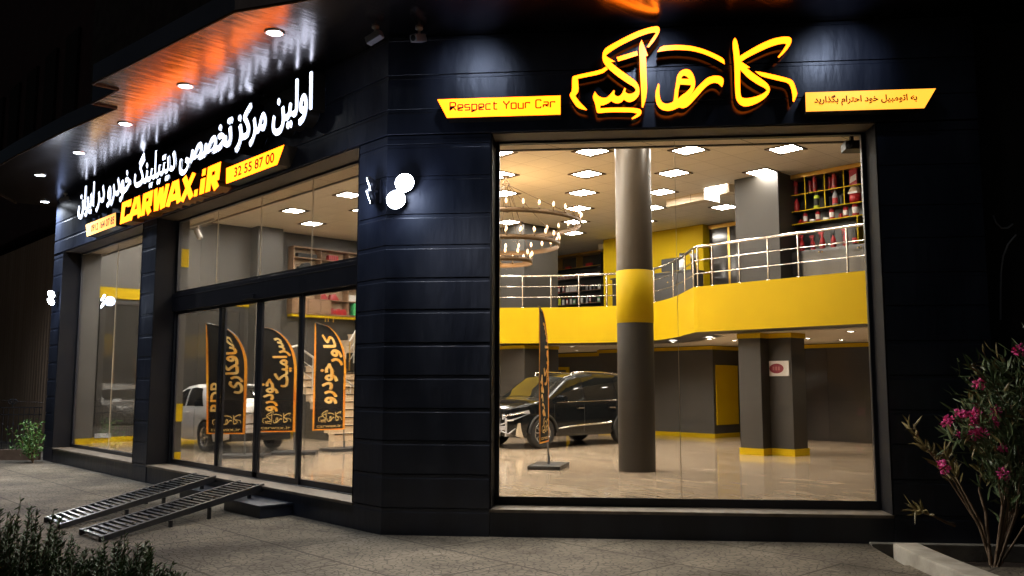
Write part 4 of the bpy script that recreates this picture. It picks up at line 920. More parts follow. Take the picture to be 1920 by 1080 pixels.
def techno(s, w=.15):
    out = []; x = 0
    for ch in s:
        st, ad_ = GL[ch]
        for p in st:
            bm = poly_bm(ribbon(p, w, closed=(ch == 'o')))
            for v in bm.verts: v.co.x += x
            out.append(bm)
        x += ad_+.24
    return out, x-.24
Q = ptr(((838, 219), (1051, 216), (1051, 182), (820, 185)), -.24); zt, zb = 5.57, 5.32; Q = [(Q[0][0], zb), (Q[1][0], zb), (Q[2][0], zt), (Q[3][0], zt)]
bl, w_ = techno('Respect Your Car'); ua, ub = on_r(844, 200, -.24)[0], on_r(1040, 198, -.24)[0]
for bm in bl:
    for v in bm.verts: v.co.x, v.co.y = ua+v.co.x/w_*(ub-ua), 5.415+v.co.y*.105
board('yellow lit board reading Respect Your Car, left of the script logo', FR, Q, M['sign_yellow'], bl, None)
Q = ptr(((1511, 207), (1733, 204), (1755, 169), (1510, 172)), -.24); zt, zb = 5.51, 5.265; Q = [(Q[0][0], zb), (Q[1][0], zb), (Q[2][0], zt), (Q[3][0], zt)]
board('pale yellow lit board with dark red Persian writing, right of the script logo', FR, Q, mat('pale_yellow_lit_face', (.8, .6, .2), .4, emit=(1, .36, .028), estr=2.0), [fit(text_bm(shape('به اتومبیل خود احترام بگذارید'), .03), on_r(1526, 190, -.24)[0], on_r(1720, 190, -.24)[0], 5.325, 5.465)], None)
# --- the script logo, traced as outlines (a = left half of the sign, the right half continues it)
r_ = lambda L_, o=0: [(x+o, y) for x, y in L_]
LOGO = [
 [[(750, 285), (800, 205), (835, 155), (815, 150), (770, 158), (700, 180), (600, 225), (500, 275), (420, 325), (375, 360), (378, 372), (420, 398), (460, 420), (418, 424), (470, 470), (560, 535), (640, 592), (672, 630), (684, 685), (675, 735), (640, 775), (600, 793), (565, 788), (540, 768), (515, 795), (475, 806), (440, 795), (425, 782), (390, 805), (350, 822), (322, 824), (320, 850), (440, 842), (560, 842), (650, 848), (690, 858), (704, 880), (690, 915), (650, 938), (615, 950), (610, 940), (650, 910), (663, 898), (620, 888), (540, 885), (420, 885), (300, 895), (288, 880), (275, 810), (250, 745), (272, 695), (300, 735), (345, 755), (385, 750), (415, 720), (445, 682), (455, 690), (450, 720), (470, 740), (500, 738), (522, 715), (545, 660), (556, 668), (552, 700), (580, 718), (620, 712), (645, 695), (648, 672), (630, 652), (560, 610), (470, 548), (390, 480), (352, 430), (340, 385), (345, 335), (365, 300), (410, 270), (520, 210), (650, 145), (760, 108), (840, 92), (865, 105), (870, 130), (858, 165), (815, 235), (768, 290)]],
 [[(470, 380), (660, 322), (668, 362), (485, 418), (481, 400)]],
 [[(703, 218), (762, 365), (740, 370), (745, 420), (748, 560), (752, 690), (740, 770), (715, 845), (703, 838), (700, 720), (690, 560), (684, 400), (678, 275)]],
 [[(375, 465), (392, 490), (335, 533), (115, 577), (125, 690), (92, 735), (130, 790), (200, 860), (190, 868), (110, 845), (65, 780), (40, 735), (45, 710), (62, 690), (62, 570), (75, 550), (325, 497)]],
 [[(883, 275), (1000, 267), (1080, 268), (1160, 275), (1260, 300), (1370, 345), (1460, 392), (1468, 445), (1380, 395), (1280, 350), (1180, 322), (1080, 312), (980, 312), (900, 322), (845, 332)]],
 [[(855, 620), (868, 632), (864, 700), (872, 760), (890, 795), (930, 810), (975, 800), (998, 782), (1005, 700), (1020, 615), (1028, 550), (1060, 505), (1105, 487), (1145, 495), (1175, 530), (1195, 590), (1193, 650), (1172, 705), (1130, 752), (1100, 785), (1160, 722), (1215, 655), (1265, 605), (1310, 565), (1370, 548), (1425, 552), (1455, 575), (1458, 610), (1442, 655), (1410, 622), (1370, 612), (1320, 630), (1270, 675), (1210, 745), (1160, 800), (1120, 838), (1080, 850), (1045, 840), (1000, 862), (950, 875), (900, 868), (862, 845), (838, 805), (828, 745), (832, 690)],
  [(1068, 578), (1075, 555), (1090, 547), (1112, 552), (1140, 580)], [(1055, 630), (1158, 635), (1150, 665), (1110, 705), (1070, 730), (1035, 765), (1040, 690)]],
 [r_([(482, 200), (500, 225), (515, 290), (525, 370), (600, 322), (720, 255), (830, 208), (920, 190), (980, 190), (1003, 210), (1000, 245), (975, 290), (930, 345), (885, 385), (875, 378), (920, 320), (955, 262), (940, 252), (880, 260), (800, 285), (700, 330), (600, 380), (540, 420), (622, 475), (590, 478), (640, 520), (720, 575), (780, 620), (805, 665), (798, 705), (760, 755), (700, 795), (630, 825), (570, 835), (525, 815), (495, 775), (485, 720), (480, 600), (475, 420), (458, 260), (468, 215)], 1080),
  r_([(530, 495), (600, 570), (690, 630), (760, 665), (775, 685), (740, 715), (680, 740), (600, 758), (550, 755), (532, 730), (528, 600)], 1080)],
 [r_([(665, 508), (720, 515), (840, 540), (980, 575), (1020, 600), (1050, 690), (1055, 720), (1025, 790), (1012, 785), (1012, 740), (1000, 670), (975, 615), (860, 590), (740, 560), (700, 540)], 1080)]]
def chaikin(lp):
    out = []; n = len(lp)
    for i in range(n):
        p, q, o_ = Vector(lp[i]), Vector(lp[(i+1) % n]), Vector(lp[i-1])
        sharp = (p-o_).normalized().dot((q-p).normalized()) < .55
        if sharp: out.append(tuple(p))
        else: out += [tuple(p.lerp(o_, .22)), tuple(p.lerp(q, .22))]
    return out
def logo_bms(fn): return [poly_bm([[fn(x, y) for x, y in chaikin(lp)] for lp in pc]) for pc in LOGO]
t = thing('script_logo', 'large yellow glowing Persian script logo shaped like a car above the big window', 'sign lettering', RP(3.85, -.01, 5.8))
names_ = ['looped_letter', 'bar', 'tall_letter', 'bonnet_line', 'roof_arc', 'curled_letter', 'open_letter', 'boot_line']
for nm, bm in zip(names_, logo_bms(lambda x, y: on_r(1060+x*.2037, 30+y*.2037, -.27))): emboss(nm, [bm], FR, -.06, -.27, [M['sign_yellow'], M['letter_side']], t)
g = MB()
for (s0, z0) in ((2.75, 5.6), (3.3, 5.75), (4.2, 5.55), (4.75, 5.75), (5.15, 5.5)): g.tube([RP(s0, -.07, z0), RP(s0, -.005, z0)], .012, 6)
g.build('stand_off', M['navy_frame'], t)
# ================================================================== FEATHER FLAGS
def flag(base, top_z, width, yaw, text_fn, label, lean=0., bot=None):
    b_ = Vector(base); e1 = Vector((RT[0], RT[1], 0)).normalized(); e1 = Vector((e1.x*math.cos(yaw)-e1.y*math.sin(yaw), e1.x*math.sin(yaw)+e1.y*math.cos(yaw), 0)); nn = Vector((e1.y, -e1.x, 0))
    if nn.dot(Vector((FW[0], FW[1], 0))) > 0: nn = -nn
    zb = b_.z+.48; Hh = top_z-zb
    t = thing('feather_flag', label, 'feather flag', b_, 'black feather flags on the shop floor')
    def P(u, v, off=0.): # u in 0..1 from left edge to pole side, v 0..1 up
        r = edge(v); x = -width+(lean*v*v)+(r+width-lean*v*v)*u if False else (-width+lean*v)+(r-(-width+lean*v))*u
        wv_ = .025*math.sin(3.1*v*math.pi+2*u)*math.sin(math.pi*u)
        return b_+e1*x+Vector((0, 0, zb-b_.z+v*Hh))+nn*(wv_+off)
    def edge(v):
        if v < .55: return 0
        s = (v-.55)/.45; return -(width*.97-lean)*(1-math.sqrt(max(0, 1-s**2.3)))
    g = MB(); nu, nv = 8, 40
    V = [P(i/nu, j/nv) for j in range(nv+1) for i in range(nu+1)]
    g.add(V, [(j*(nu+1)+i, j*(nu+1)+i+1, (j+1)*(nu+1)+i+1, (j+1)*(nu+1)+i) for j in range(nv) for i in range(nu)], 0, True)
    cl = g.build('cloth', M['flag'], t); md = cl.modifiers.new('thickness', 'SOLIDIFY'); md.thickness = .004; md.offset = 0
    g = MB(); h = .05
    def strip(pa, pb):
        V = []
        for p, q in zip(pa, pb): V += [p, q]
        g.add(V, [(2*i, 2*i+1, 2*i+3, 2*i+2) for i in range(len(pa)-1)], 0, True)
    vs = [j/nv for j in range(nv+1)]; un = h/width*.8
    for sgn in (.005, -.005):
        strip([P(0, v, sgn) for v in vs], [P(min(un, .5), v, sgn) for v in vs]); strip([P(1, v, sgn) for v in vs], [P(1-min(un*1.3, .5), v, sgn) for v in vs])
        strip([P(u/nu, 0, sgn) for u in range(nu+1)], [P(u/nu, .012, sgn) for u in range(nu+1)])
    g.build('hem', M['flag_edge'], cl)
    g = MB(); pole = [b_+Vector((0, 0, .05))]+[P(1.0, v, -.014)-e1*.01 for v in [k/30 for k in range(31)]]; g.tube(pole, [.016]*3+[.012]*(len(pole)-3), 8); g.build('pole', M['rung'], t)
    g = MB(); f2 = lambda x, y, z: b_+e1*x+nn*y+Vector((0, 0, z)); g.box(-.48, .48, -.3, .3, .002, .07, f2); g.build('base_plate', M['iron'], t, bevel=.012); g = MB(); g.tube([b_+Vector((0, 0, .071)), b_+Vector((0, 0, .22))], .025, 8); g.build('socket', M['rung'], t)
    def fl(u, v, off): # metric: u metres from left edge at width scale, v metres up
        vv = v/Hh; return P(u/width, vv, .008+off)
    text_fn(fl, cl, width, Hh); return t
def vtext(s, u0, u1, v0, v1, fl, par, bold=.028):
    bm = fat(text_bm(shape(s), .010, 3), bold*.8); a, b_, c, d = bbox(bm)
    # reading runs downwards: the right end of the line is at the top
    for v in bm.verts: v.co.x, v.co.y = u1-(v.co.y-c)/(d-c)*(u1-u0), v0+(v.co.x-a)/(b_-a)*(v1-v0)
    bmesh.ops.subdivide_edges(bm, edges=[e for e in bm.edges if e.calc_length() > .12], cuts=1)
    emboss('lettering', [bm], fl, 0, 0, [M['flag_text']]*2, par, step=.0003)
def flag_logo(fl, par, w, Hh):
    k = (w*.74)/2100
    bl = logo_bms(lambda x, y: (w*.14+x*k, .16+(950-y)*k*1.15)); emboss('printed_logo', bl, fl, 0, 0, [M['flag_gold']]*2, par, step=.0002)
    bl = [fit(text_bm('carwax.ir', .0), w*.12, w*.88, .06, .125)]; emboss('web_address', bl, fl, 0, 0, [M['flag_gold']]*2, par, step=.0002)
FB = [on_z(458, 858, ZF), on_z(552, 852, ZF), on_z(645, 845, ZF), on_z(1029, 877, ZF), on_z(936, 888, ZF)]
def t1(fl, cl, w, H_): vtext('صافکاری', w*.40, w*.92, H_*.36, H_*.88, fl, cl); vtext('PDR', w*.10, w*.40, H_*.20, H_*.46, fl, cl, .02); flag_logo(fl, cl, w, H_)
def t2(fl, cl, w, H_): vtext('سرامیک', w*.42, w*.9, H_*.42, H_*.89, fl, cl); vtext('خودرو', w*.12, w*.55, H_*.19, H_*.50, fl, cl); flag_logo(fl, cl, w, H_)
def t3(fl, cl, w, H_): vtext('کاور', w*.28, w*.9, H_*.60, H_*.89, fl, cl); vtext('خودرو', w*.2, w*.75, H_*.24, H_*.62, fl, cl); flag_logo(fl, cl, w, H_)
flag(FB[0], 3.16, .80, .0, t1, 'widest black feather flag with gold PDR lettering in front of the white car', lean=-.10)
flag(FB[1], 3.15, .82, .1, t2, 'black feather flag with two gold Persian words behind the middle door leaf', lean=-.06)
flag(FB[2], 3.28, .82, .72, t3, 'black feather flag in front of the beige stairs', lean=0)
flag(FB[3], 3.27, .82, 1.33, t2, 'black feather flag seen almost edge on inside the big window', lean=0)
# ================================================================== VEHICLES
def car(root, f, Lc, Wd, Hc, zl0, belt, hood, wb0, wb1, rw, prof, belt_fn, paint, cabin, win_side, win_front, win_rear, tumble=.2):
    """f(x, y, z): car space to world; x forward, y to the left. prof = top line [(x, z)], cabin = x range of the glasshouse."""
    def interp(P, x):
        if x <= P[0][0]: return P[0][1]
        for (a, b_), (c, d) in zip(P, P[1:]):
            if x <= c: u = (x-a)/(c-a); return b_+(d-b_)*u
        return P[-1][1]
    x0, x1 = prof[0][0], prof[-1][0]
    def half(x):
        e = min(x-x0, x1-x); k = max(0, 1-e/.75); return Wd/2*(1-.26*k**2.4)
    def zlow(x):
        z = zl0
        for wx in (wb0, wb1):
            d = abs(x-wx); R = rw+.055
            if d < R: z = max(z, rw+math.sqrt(R*R-d*d)*.98)
        e = min(x-x0, x1-x); return z+.10*max(0, 1-e/.35)
    def side(x, u):            # u 0..1 sill to belt, 1..2 belt to top line
        zb = min(belt_fn(x), interp(prof, x)); h = half(x); zl = zlow(x)
        if u <= 1:
            z = zl+(zb-zl)*u; s = (z-zl0)/max(zb-zl0, .01)
            y = h*(.955+.045*math.sin(math.pi*min(max(s, 0), 1)*.9)) - .012*math.exp(-((s-.62)/.06)**2)
        else:
            zt = interp(prof, x); z = zb+(zt-zb)*(u-1); y = h*(.968)-(z-zb)*tumble-(.06*((u-1)**4) if zt > zb+.05 else .05*(u-1))
        return y, z
    xs = set(); n = 90
    for i in range(n+1): xs.add(round(x0+(x1-x0)*i/n, 3))
    for wx in (wb0, wb1):
        for k in range(-12, 13): xs.add(round(wx+(rw+.054)*math.sin(k/12*math.pi/2), 3))
    for p in prof: xs.add(round(p[0], 3))
    xs = sorted(x for x in xs if x0 <= x <= x1)
    us = [i/9 for i in range(10)]+[1+i/7 for i in range(1, 8)]; nu = len(us)
    g = MB()
    for sg in (1, -1):
        V = []
        for x in xs:
            for u in us: y, z = side(x, u); V.append(f(x, y*sg, z))
        g.add(V, [(i*nu+j, (i+1)*nu+j, (i+1)*nu+j+1, i*nu+j+1) for i in range(len(xs)-1) for j in range(nu-1)], 0, True)
    nc = 12; V = []
    def top(x, w):
        y, z = side(x, 2); return y*w, z+.035*(1-w*w)
    for x in xs:
        for k in range(nc+1): y, z = top(x, 1-2*k/nc); V.append(f(x, y, z))
    g.add(V, [(i*(nc+1)+k, (i+1)*(nc+1)+k, (i+1)*(nc+1)+k+1, i*(nc+1)+k+1) for i in range(len(xs)-1) for k in range(nc)], 0, True)
    for x in (x0, x1):
        P = [side(x, u) for u in us]; V = [f(x, y, z) for y, z in P]+[f(x, -y, z) for y, z in P]
        g.add(V, [(i, i+1, nu+i+1, nu+i) for i in range(nu-1)], 0, True)
    V = []
    for x in xs: y, z = side(x, 0); V += [f(x, y, z), f(x, -y, z)]
    g.add(V, [(2*i, 2*i+1, 2*i+3, 2*i+2) for i in range(len(xs)-1)], 1)
    body = g.build('body', [paint, M['car_trim']], root, merge=True)
    # glass set just proud of the shell
    def patch(name, poly_fn, nx, ny, mt, par, off=.006):
        g = MB(); V = [poly_fn(i/nx, j/ny) for j in range(ny+1) for i in range(nx+1)]
        g.add(V, [(j*(nx+1)+i, j*(nx+1)+i+1, (j+1)*(nx+1)+i+1, (j+1)*(nx+1)+i) for j in range(ny) for i in range(nx)], 0, True)
        return g.build(name, mt, par)
    for sg in (1, -1):
        for (xa, xb, xta, xtb) in win_side:
            def pf(a, b_):
                xl, xr = xa+(xta-xa)*b_, xb+(xtb-xb)*b_; x = xl+(xr-xl)*a; u = 1.07+.80*b_; y, z = side(x, u); return f(x, (y+.007)*sg, z)
            patch('side_window', pf, 10, 5, M['car_glass'], root)
    for nm, (xa, xb) in (('windscreen', win_front), ('rear_window', win_rear)):
        def pf(a, b_):
            x = xa+(xb-xa)*b_; w = 1-2*a; y, z = top(x, w*.92); return f(x, y, z+.008)
        patch(nm, pf, 12, 8, M['car_glass'], root)
    return side, top, half, body
def wheel(root, f, x, y, r, sg, rimm, spokes=10, dark=False):
    """x, y hub; sg +1 left side"""
    c = Vector(f(x, y, r)); out = (Vector(f(x, y+sg, r))-c).normalized(); ax = out.to_track_quat('Z', 'Y').to_matrix()
    w = MB(); w.lathe([(r*.66, -.10), (r*.95, -.11), (r, -.07), (r, .07), (r*.95, .11), (r*.70, .105), (r*.655, .08)], c, 40, ax=ax); w.lathe([(0, .0), (r*.66, .0)], c, 40, mat=0, ax=ax)
    for v in w.v: pass
    wh = w.build('wheel', M['tyre'], root)
    q = MB(); q.lathe([(r*.67, .085), (r*.64, .10), (r*.60, .09), (r*.59, .02)], c, 40, ax=ax)
    for k in range(spokes):
        a = 2*math.pi*k/spokes; d = ax @ Vector((math.cos(a), math.sin(a), 0)); e = ax @ Vector((-math.sin(a), math.cos(a), 0)); n = out
        P = []
        for (rr, ww, zz) in ((r*.10, .022, .075), (r*.62, .030 if spokes < 8 else .017, .085)):
            P += [c+d*rr+e*ww+n*zz, c+d*rr-e*ww+n*zz, c+d*rr-e*ww+n*(zz-.03), c+d*rr+e*ww+n*(zz-.03)]
        q.add(P, [(0, 1, 5, 4), (1, 2, 6, 5), (2, 3, 7, 6), (3, 0, 4, 7)])
    q.lathe([(0, .095), (r*.13, .09), (r*.14, .05)], c, 16, ax=ax); q.build('rim', rimm, wh)
    q = MB(); q.lathe([(0, .005), (r*.40, .005), (r*.40, .015)], c, 24, ax=ax); q.build('brake_disc', M['rim_dark'], wh)
    return wh
# --- black SUV with its front bumper off
wf = on_z(1014, 841, ZF); wr_dir = Vector((.07, .997, 0)).normalized()      # from front wheel towards the rear wheel
fwd = -wr_dir; left = Vector((-fwd.y, fwd.x, 0)); WBs, Wd_ = 2.78, 1.90; r0 = .37
c0_ = Vector((wf.x, wf.y, 0))-left*(Wd_/2-.10)                               # centre of the front axle
def fs(x, y, z): return c0_+fwd*(x)+left*y+Vector((0, 0, ZF+z))
t = thing('suv', 'black sport utility car with its front bumper removed inside the big window', 'car', fs(-1.4, 0, 0))
prof = [(-3.78, .95), (-3.70, 1.18), (-3.45, 1.48), (-3.15, 1.66), (-2.6, 1.74), (-1.8, 1.77), (-1.2, 1.745), (-.85, 1.66), (-.25, 1.27), (.05, 1.10), (.45, 1.055), (.78, 1.00), (.86, .93)]
side, top, half, body = car(t, fs, 4.6, Wd_, 1.77, .27, 1.05, 1.0, -WBs, 0, r0, prof, lambda x: 1.06+.05*max(0, min(1, (-x-.3)/3)), M['car_black'], None,
    [(-.42, -1.28, -.98, -1.22), (-1.40, -2.42, -1.36, -2.33), (-2.54, -3.10, -2.45, -2.95)], (-.10, -.86), (-3.66, -3.3))
for wx in (0, -WBs):
    for sg in (1, -1): wheel(t, fs, wx, (Wd_/2-.115)*sg, r0, sg, M['rim'], 10)
for sg in (1, -1):
    g = MB(); P = []
    for k in range(15): 
        x = .62-k*.0; 
    g.add([fs(.84, .48*sg, .80), fs(.80, .80*sg, .83), fs(.45, .925*sg, .90), fs(.42, .93*sg, .83), fs(.78, .84*sg, .70), fs(.86, .50*sg, .70)], [(0, 1, 2, 3, 4, 5)]); 
    for v in list(g.v): pass
    g.add([fs(.87, .47*sg, .81), fs(.83, .82*sg, .84), fs(.44, .945*sg, .91), fs(.41, .95*sg, .83), fs(.80, .87*sg, .69), fs(.88, .49*sg, .69)], [(0, 1, 2, 3, 4, 5)])
    hl = g.build('headlight', M['lens'], t)
    g = MB(); g.tube([fs(.885, .50*sg, .77), fs(.85, .80*sg, .795), fs(.60, .92*sg, .85)], .012, 6); g.build('light_strip', M['chrome'], hl)
    g = MB(); g.prism([(0, 0), (.10, .02), (.12, .14), (.05, .17), (-.02, .12)], .0, .22, f=lambda a, b_, c: fs(-.62+a, (.90+c)*sg, 1.08+b_)); mi = g.build('wing_mirror', M['car_black'], t, bevel=.02)
    for x in (-1.22, -2.30): g = MB(); g.box(-.10, .10, 0, .03, -.012, .018, lambda a, b_, c: fs(x+a, (half(x)*.995+b_)*sg, .93+c)); g.build('door_handle', M['chrome'], t, bevel=.008)
    g = MB(); g.tube([fs(-.45, (half(-.45)+.0)*sg, .46), fs(-1.2, (half(-1.2)+.012)*sg, .52), fs(-2.25, (half(-2.2)+.012)*sg, .56)], [.008, .026, .03], 6); g.build('door_trim', M['chrome'], t)
    g = MB()
    P = [fs(x, (half(x)*.968+.008)*sg, 1.075+.05*max(0, min(1, (-x-.3)/3))) for x in (-.45, -1.2, -2.0, -2.7, -3.1)]; g.tube(P, .007, 6); g.build('window_line', M['chrome'], t)
    g = MB(); P = [fs(x, (side(x, 2)[0]-.04)*sg, side(x, 2)[1]+.055) for x in (-1.15, -1.6, -2.3, -2.9)]; P = [P[0]-Vector((0, 0, .06))]+P+[P[-1]-Vector((0, 0, .06))]; g.tube(P, .02, 8); g.build('roof_rail', M['chrome'], t)
    for x in (-.36, -1.34, -2.48):
        g = MB(); P = [fs(x-.02*(u > 1), (side(x, u)[0]+.002)*sg, side(x, u)[1]) for u in (.12, .4, .7, .95)]; g.tube(P, .006, 4); g.build('door_gap', M['black'], t)
    g = MB(); P = [fs(wx_+(r0+.065)*math.cos(a), (half(wx_)+.004)*sg, r0+(r0+.06)*math.sin(a)) for wx_ in (0,) for a in [math.pi*k/16 for k in range(17)]]; g.tube(P, .03, 6); g.build('arch_trim', M['car_trim'], t)
    g = MB(); P = [fs(-WBs+(r0+.065)*math.cos(a), (half(-WBs)+.004)*sg, r0+(r0+.06)*math.sin(a)) for a in [math.pi*k/16 for k in range(17)]]; g.tube(P, .03, 6); g.build('arch_trim', M['car_trim'], t)
# bare front end
g = MB(); g.box(.76, .90, -.62, .62, .44, .54, fs); g.build('crash_bar', M['grey_plastic'], t, bevel=.01)
g = MB(); g.box(.872, .885, -.45, .45, .30, .72, fs); g.build('radiator', M['car_trim'], t)
for sg in (1, -1):
    g = MB(); g.prism([(-.02, 0), (.20, .05), (.16, .34), (-.05, .40), (-.12, .2)], .0, .05, f=lambda a, b_, c: fs(.52+a, (.80+c)*sg, .26+b_)); g.build('splash_shield', mat('pale_liner', (.45, .38, .28), .6), t, bevel=.006)
    g = MB(); g.box(.60, .88, .62*sg-.03, .62*sg+.03, .30, .72, fs); g.tube([fs(.86, .3*sg, .3), fs(.92, .5*sg, .42), fs(.86, .7*sg, .36), fs(.7, .78*sg, .5)], .02, 6); g.tube([fs(.9, .2*sg, .62), fs(.92, .42*sg, .56), fs(.88, .66*sg, .62)], .016, 6); g.build('front_bracket', M['grey_plastic'], t)
    g = MB(); g.box(.55, .93, .75*sg-.02, .75*sg+.02, .66, .69, fs); g.build('wing_stay', M['white_plastic'], t)
# --- white car seen from behind
WBw, Ww, r1 = 2.65, 1.80, .335
ra = on_z(383, 847, ZF)
cw = Vector((ra.x+.05, ra.y+.02+Ww/2-.08, 0))
def fw_(x, y, z): return cw+Vector((-x, -y, ZF+z))
t = thing('white_car', 'white saloon car seen from behind through the glass entrance doors', 'car', fw_(1.3, 0, 0))
prof = [(-.98, .62), (-.96, .98), (-.85, 1.05), (-.5, 1.12), (.0, 1.38), (.4, 1.475), (.8, 1.50), (1.3, 1.45), (1.8, 1.30), (2.35, 1.06), (2.6, .98), (3.1, .92), (3.6, .84), (3.75, .68)]
side, top, half, body = car(t, fw_, 4.6, Ww, 1.5, .24, .95, .9, 0, WBw, r1, prof, lambda x: .98-.05*max(0, min(1, (x-.3)/3)), M['car_white'], None,
    [(.12, 1.06, .42, 1.03), (1.14, 2.05, 1.10, 1.72)], (1.75, 2.45), (-.45, .25))
for wx in (0, WBw):
    for sg in (1, -1): wheel(t, fw_, wx, (Ww/2-.105)*sg, r1, sg, M['rim_dark'] if sg < 0 else M['rim'], 5)
for sg in (1, -1):
    g = MB(); g.add([fw_(-1.0, .42*sg, .80), fw_(-.99, .40*sg, .92), fw_(-.90, .74*sg, .96), fw_(-.55, .845*sg, .93), fw_(-.62, .85*sg, .84), fw_(-.92, .74*sg, .80)], [(0, 1, 2, 5), (2, 3, 4, 5)]); g.build('tail_light', M['tail'], t)
    for x in (.95, 1.75): g = MB(); g.box(-.10, .10, 0, .03, -.012, .016, lambda a, b_, c: fw_(x+a, (half(x)*.995+b_)*sg, .86+c)); g.build('door_handle', M['car_white'], t, bevel=.008)
    for x in (.55, 1.46):
        g = MB(); P = [fw_(x, (side(x, u)[0]+.001)*sg, side(x, u)[1]) for u in (.12, .4, .7, .95)]; g.tube(P, .005, 4); g.build('door_gap', M['black'], t)
    g = MB(); g.prism([(0, 0), (.14, .03), (.12, .13), (.0, .12)], 0, .18, f=lambda a, b_, c: fw_(2.3-a, (.86+c)*sg, .98+b_)); g.build('wing_mirror', M['car_white'], t, bevel=.02)
g = MB(); g.box(-1.0, -.90, -.72, .72, .26, .44, fw_); g.build('bumper_insert', M['car_trim'], t, bevel=.03)
g = MB(); g.box(-.995, -.975, -.26, .26, .72, .83, fw_); g.build('number_plate', M['paper'], t, bevel=.004)
g = MB(); g.box(-1.005, -.978, -.42, .42, .865, .885, fw_); g.build('boot_strip', M['chrome'], t)
# ================================================================== OUTSIDE OBJECTS
def ramp(pl, pr, tl, tr, label):
    A, B_, C, D = [Vector(p) for p in (pl, pr, tl, tr)]
    t = thing('loading_ramp', label, 'car ramp', (A+B_)/2, 'steel car ramps at the entrance')
    def rail(p, q, sg):
        d = (q-p).normalized(); s = Vector((-d.y, d.x, 0)).normalized()*.02; up_ = Vector((0, 0, 1)); g = MB()
        V = []
        for e in (p, q):
            for a, b_ in ((-1, -.11), (1, -.11), (1, .0), (-1, .0)): V.append(e+s*a+up_*b_)
        V[0].z = max(V[0].z, .004); V[1].z = max(V[1].z, .004)
        g.add(V, [(0, 1, 2, 3), (7, 6, 5, 4), (0, 4, 5, 1), (1, 5, 6, 2), (2, 6, 7, 3), (3, 7, 4, 0)]); g.build('side_rail', M['iron'], t, bevel=.004, seg=1)
    rail(A, C, 1); rail(B_, D, -1)
    n = 27; d = (C-A).normalized()
    for k in range(n):
        u = (k+.5)/n; p, q = A.lerp(C, u), B_.lerp(D, u); e = (q-p).normalized(); nrm = e.cross(d); nrm = nrm if nrm.z > 0 else -nrm; w = d*.026
        a, b_ = p+e*.022, q-e*.022; V = []
        for base in (a, b_):
            for (o1, o2) in ((-1, -.035), (1, -.035), (1, -.012), (-1, -.012)): V.append(base+w*o1+nrm*o2)
        g = MB(); g.add(V, [(0, 1, 2, 3), (7, 6, 5, 4), (0, 4, 5, 1), (1, 5, 6, 2), (2, 6, 7, 3), (3, 7, 4, 0)]); g.build('rung', M['step_rung'], t)
    for u in (.38, .62, .90):
        for p, q, sg in ((A, C, 1), (B_, D, -1)):
            e = p.lerp(q, u); s = (B_-A).normalized()*.028*sg
            if e.z-.11 < .03: continue
            g = MB(); g.box(-.022, .022, -.022, .022, .002, e.z-.10, lambda a, b_, c: Vector((e.x+a+s.x, e.y+b_+s.y, c))); g.build('leg', M['iron'], t)
ramp(on_z(84, 970, .07), on_z(110, 983, .07), on_z(367, 886, .375), on_z(404, 891, .375), 'left black steel car ramp with bright rungs leading to the entrance sill')
ramp(on_z(150, 993, .07), on_z(187, 1006, .07), on_z(450, 900, .375), on_z(494, 906, .375), 'right black steel car ramp, nearer the corner pillar')
for x0, x1, d, lab in ((-3.45, -2.25, -.52, 'low black stone step under the right car ramp'), (-5.35, -4.35, -.42, 'low black stone step behind the left car ramp')):
    t = thing('entrance_step', lab, 'step', ((x0+x1)/2, d/2, 0)); g = MB(); g.box(x0+.02, x1-.02, d+.02, .008, .001, .15); g.build('riser_block', M['navy'], t)
    g = MB(); g.box(x0, x1, d, .005, .15, .18); g.build('tread', M['navy'], t, bevel=.005)
# security cameras under the canopy
def camera_box(p, aim, label, two=False):
    t = thing('security_camera', label, 'security camera', p); p = Vector(p)
    g = MB(); g.lathe([(.05, 0), (.05, -.02), (.018, -.03), (.018, -.10)], p, 14); g.build('mount', M['white_plastic'], t)
    ax = Vector(aim).to_track_quat('Z', 'Y').to_matrix(); c = p+Vector((0, 0, -.14))
    f = lambda a, b_, c_: c+ax @ Vector((a, b_, c_))
    g = MB(); g.box(-.055, .055, -.05, .05, -.10, .13, f); bo = g.build('housing', M['grey_plastic'], t, bevel=.015)
    g = MB(); g.lathe([(.04, .131), (.034, .14), (0, .135)], c, 16, ax=ax); g.build('lens', M['black'], bo)
p = on_y(704, 58, -.35); camera_box((p.x, -.35, ZS), (-.9, -.35, -.35), 'grey security camera under the canopy left of the building corner')
s_, z_ = on_r(786, 50, -.3); camera_box(RP(s_, -.3, ZS), (.25, -.9, -.3), 'grey security camera under the canopy facing out, right of the corner')
p = on_y(123, 362, -.2); camera_box((p.x, -.2, ZS), (-.5, -.8, -.3), 'grey security camera at the far left end of the white lettering')
# ---------------- neighbours
m = vary(mat('brown_plank_hoarding', (.32, .215, .14), .7), (.4, .28, .19), 2, stretch=(1, 1, .15)); N, L, b = nodes(m)
tc = N.new('ShaderNodeTexCoord'); wv = N.new('ShaderNodeTexWave'); wv.wave_type = 'BANDS'; wv.bands_direction = 'X'; wv.inputs['Scale'].default_value = 1.1; L.new(tc.outputs['Object'], wv.inputs[0])
bp = N.new('ShaderNodeBump'); bp.inputs['Strength'].default_value = .7; bp.inputs['Distance'].default_value = .03; L.new(wv.outputs['Fac'], bp.inputs['Height']); L.new(bp.outputs[0], b.inputs['Normal'])
t = thing('neighbour_building', 'dark neighbouring building with a brown ribbed lower wall at the far left', 'building', (-20, 1.2, 0))
g = MB(); g.box(-34, -14.82, 1.2, 1.5, -.01, 6.45); g.build('ribbed_wall', m, t)
g = MB(); g.box(-40, -14.83, 1.19, 9, 6.86, 22); g.build('upper_wall', vary(mat('dark_maroon_render', (.05, .022, .022), .8), (.07, .03, .03), 2), t)
g = MB()
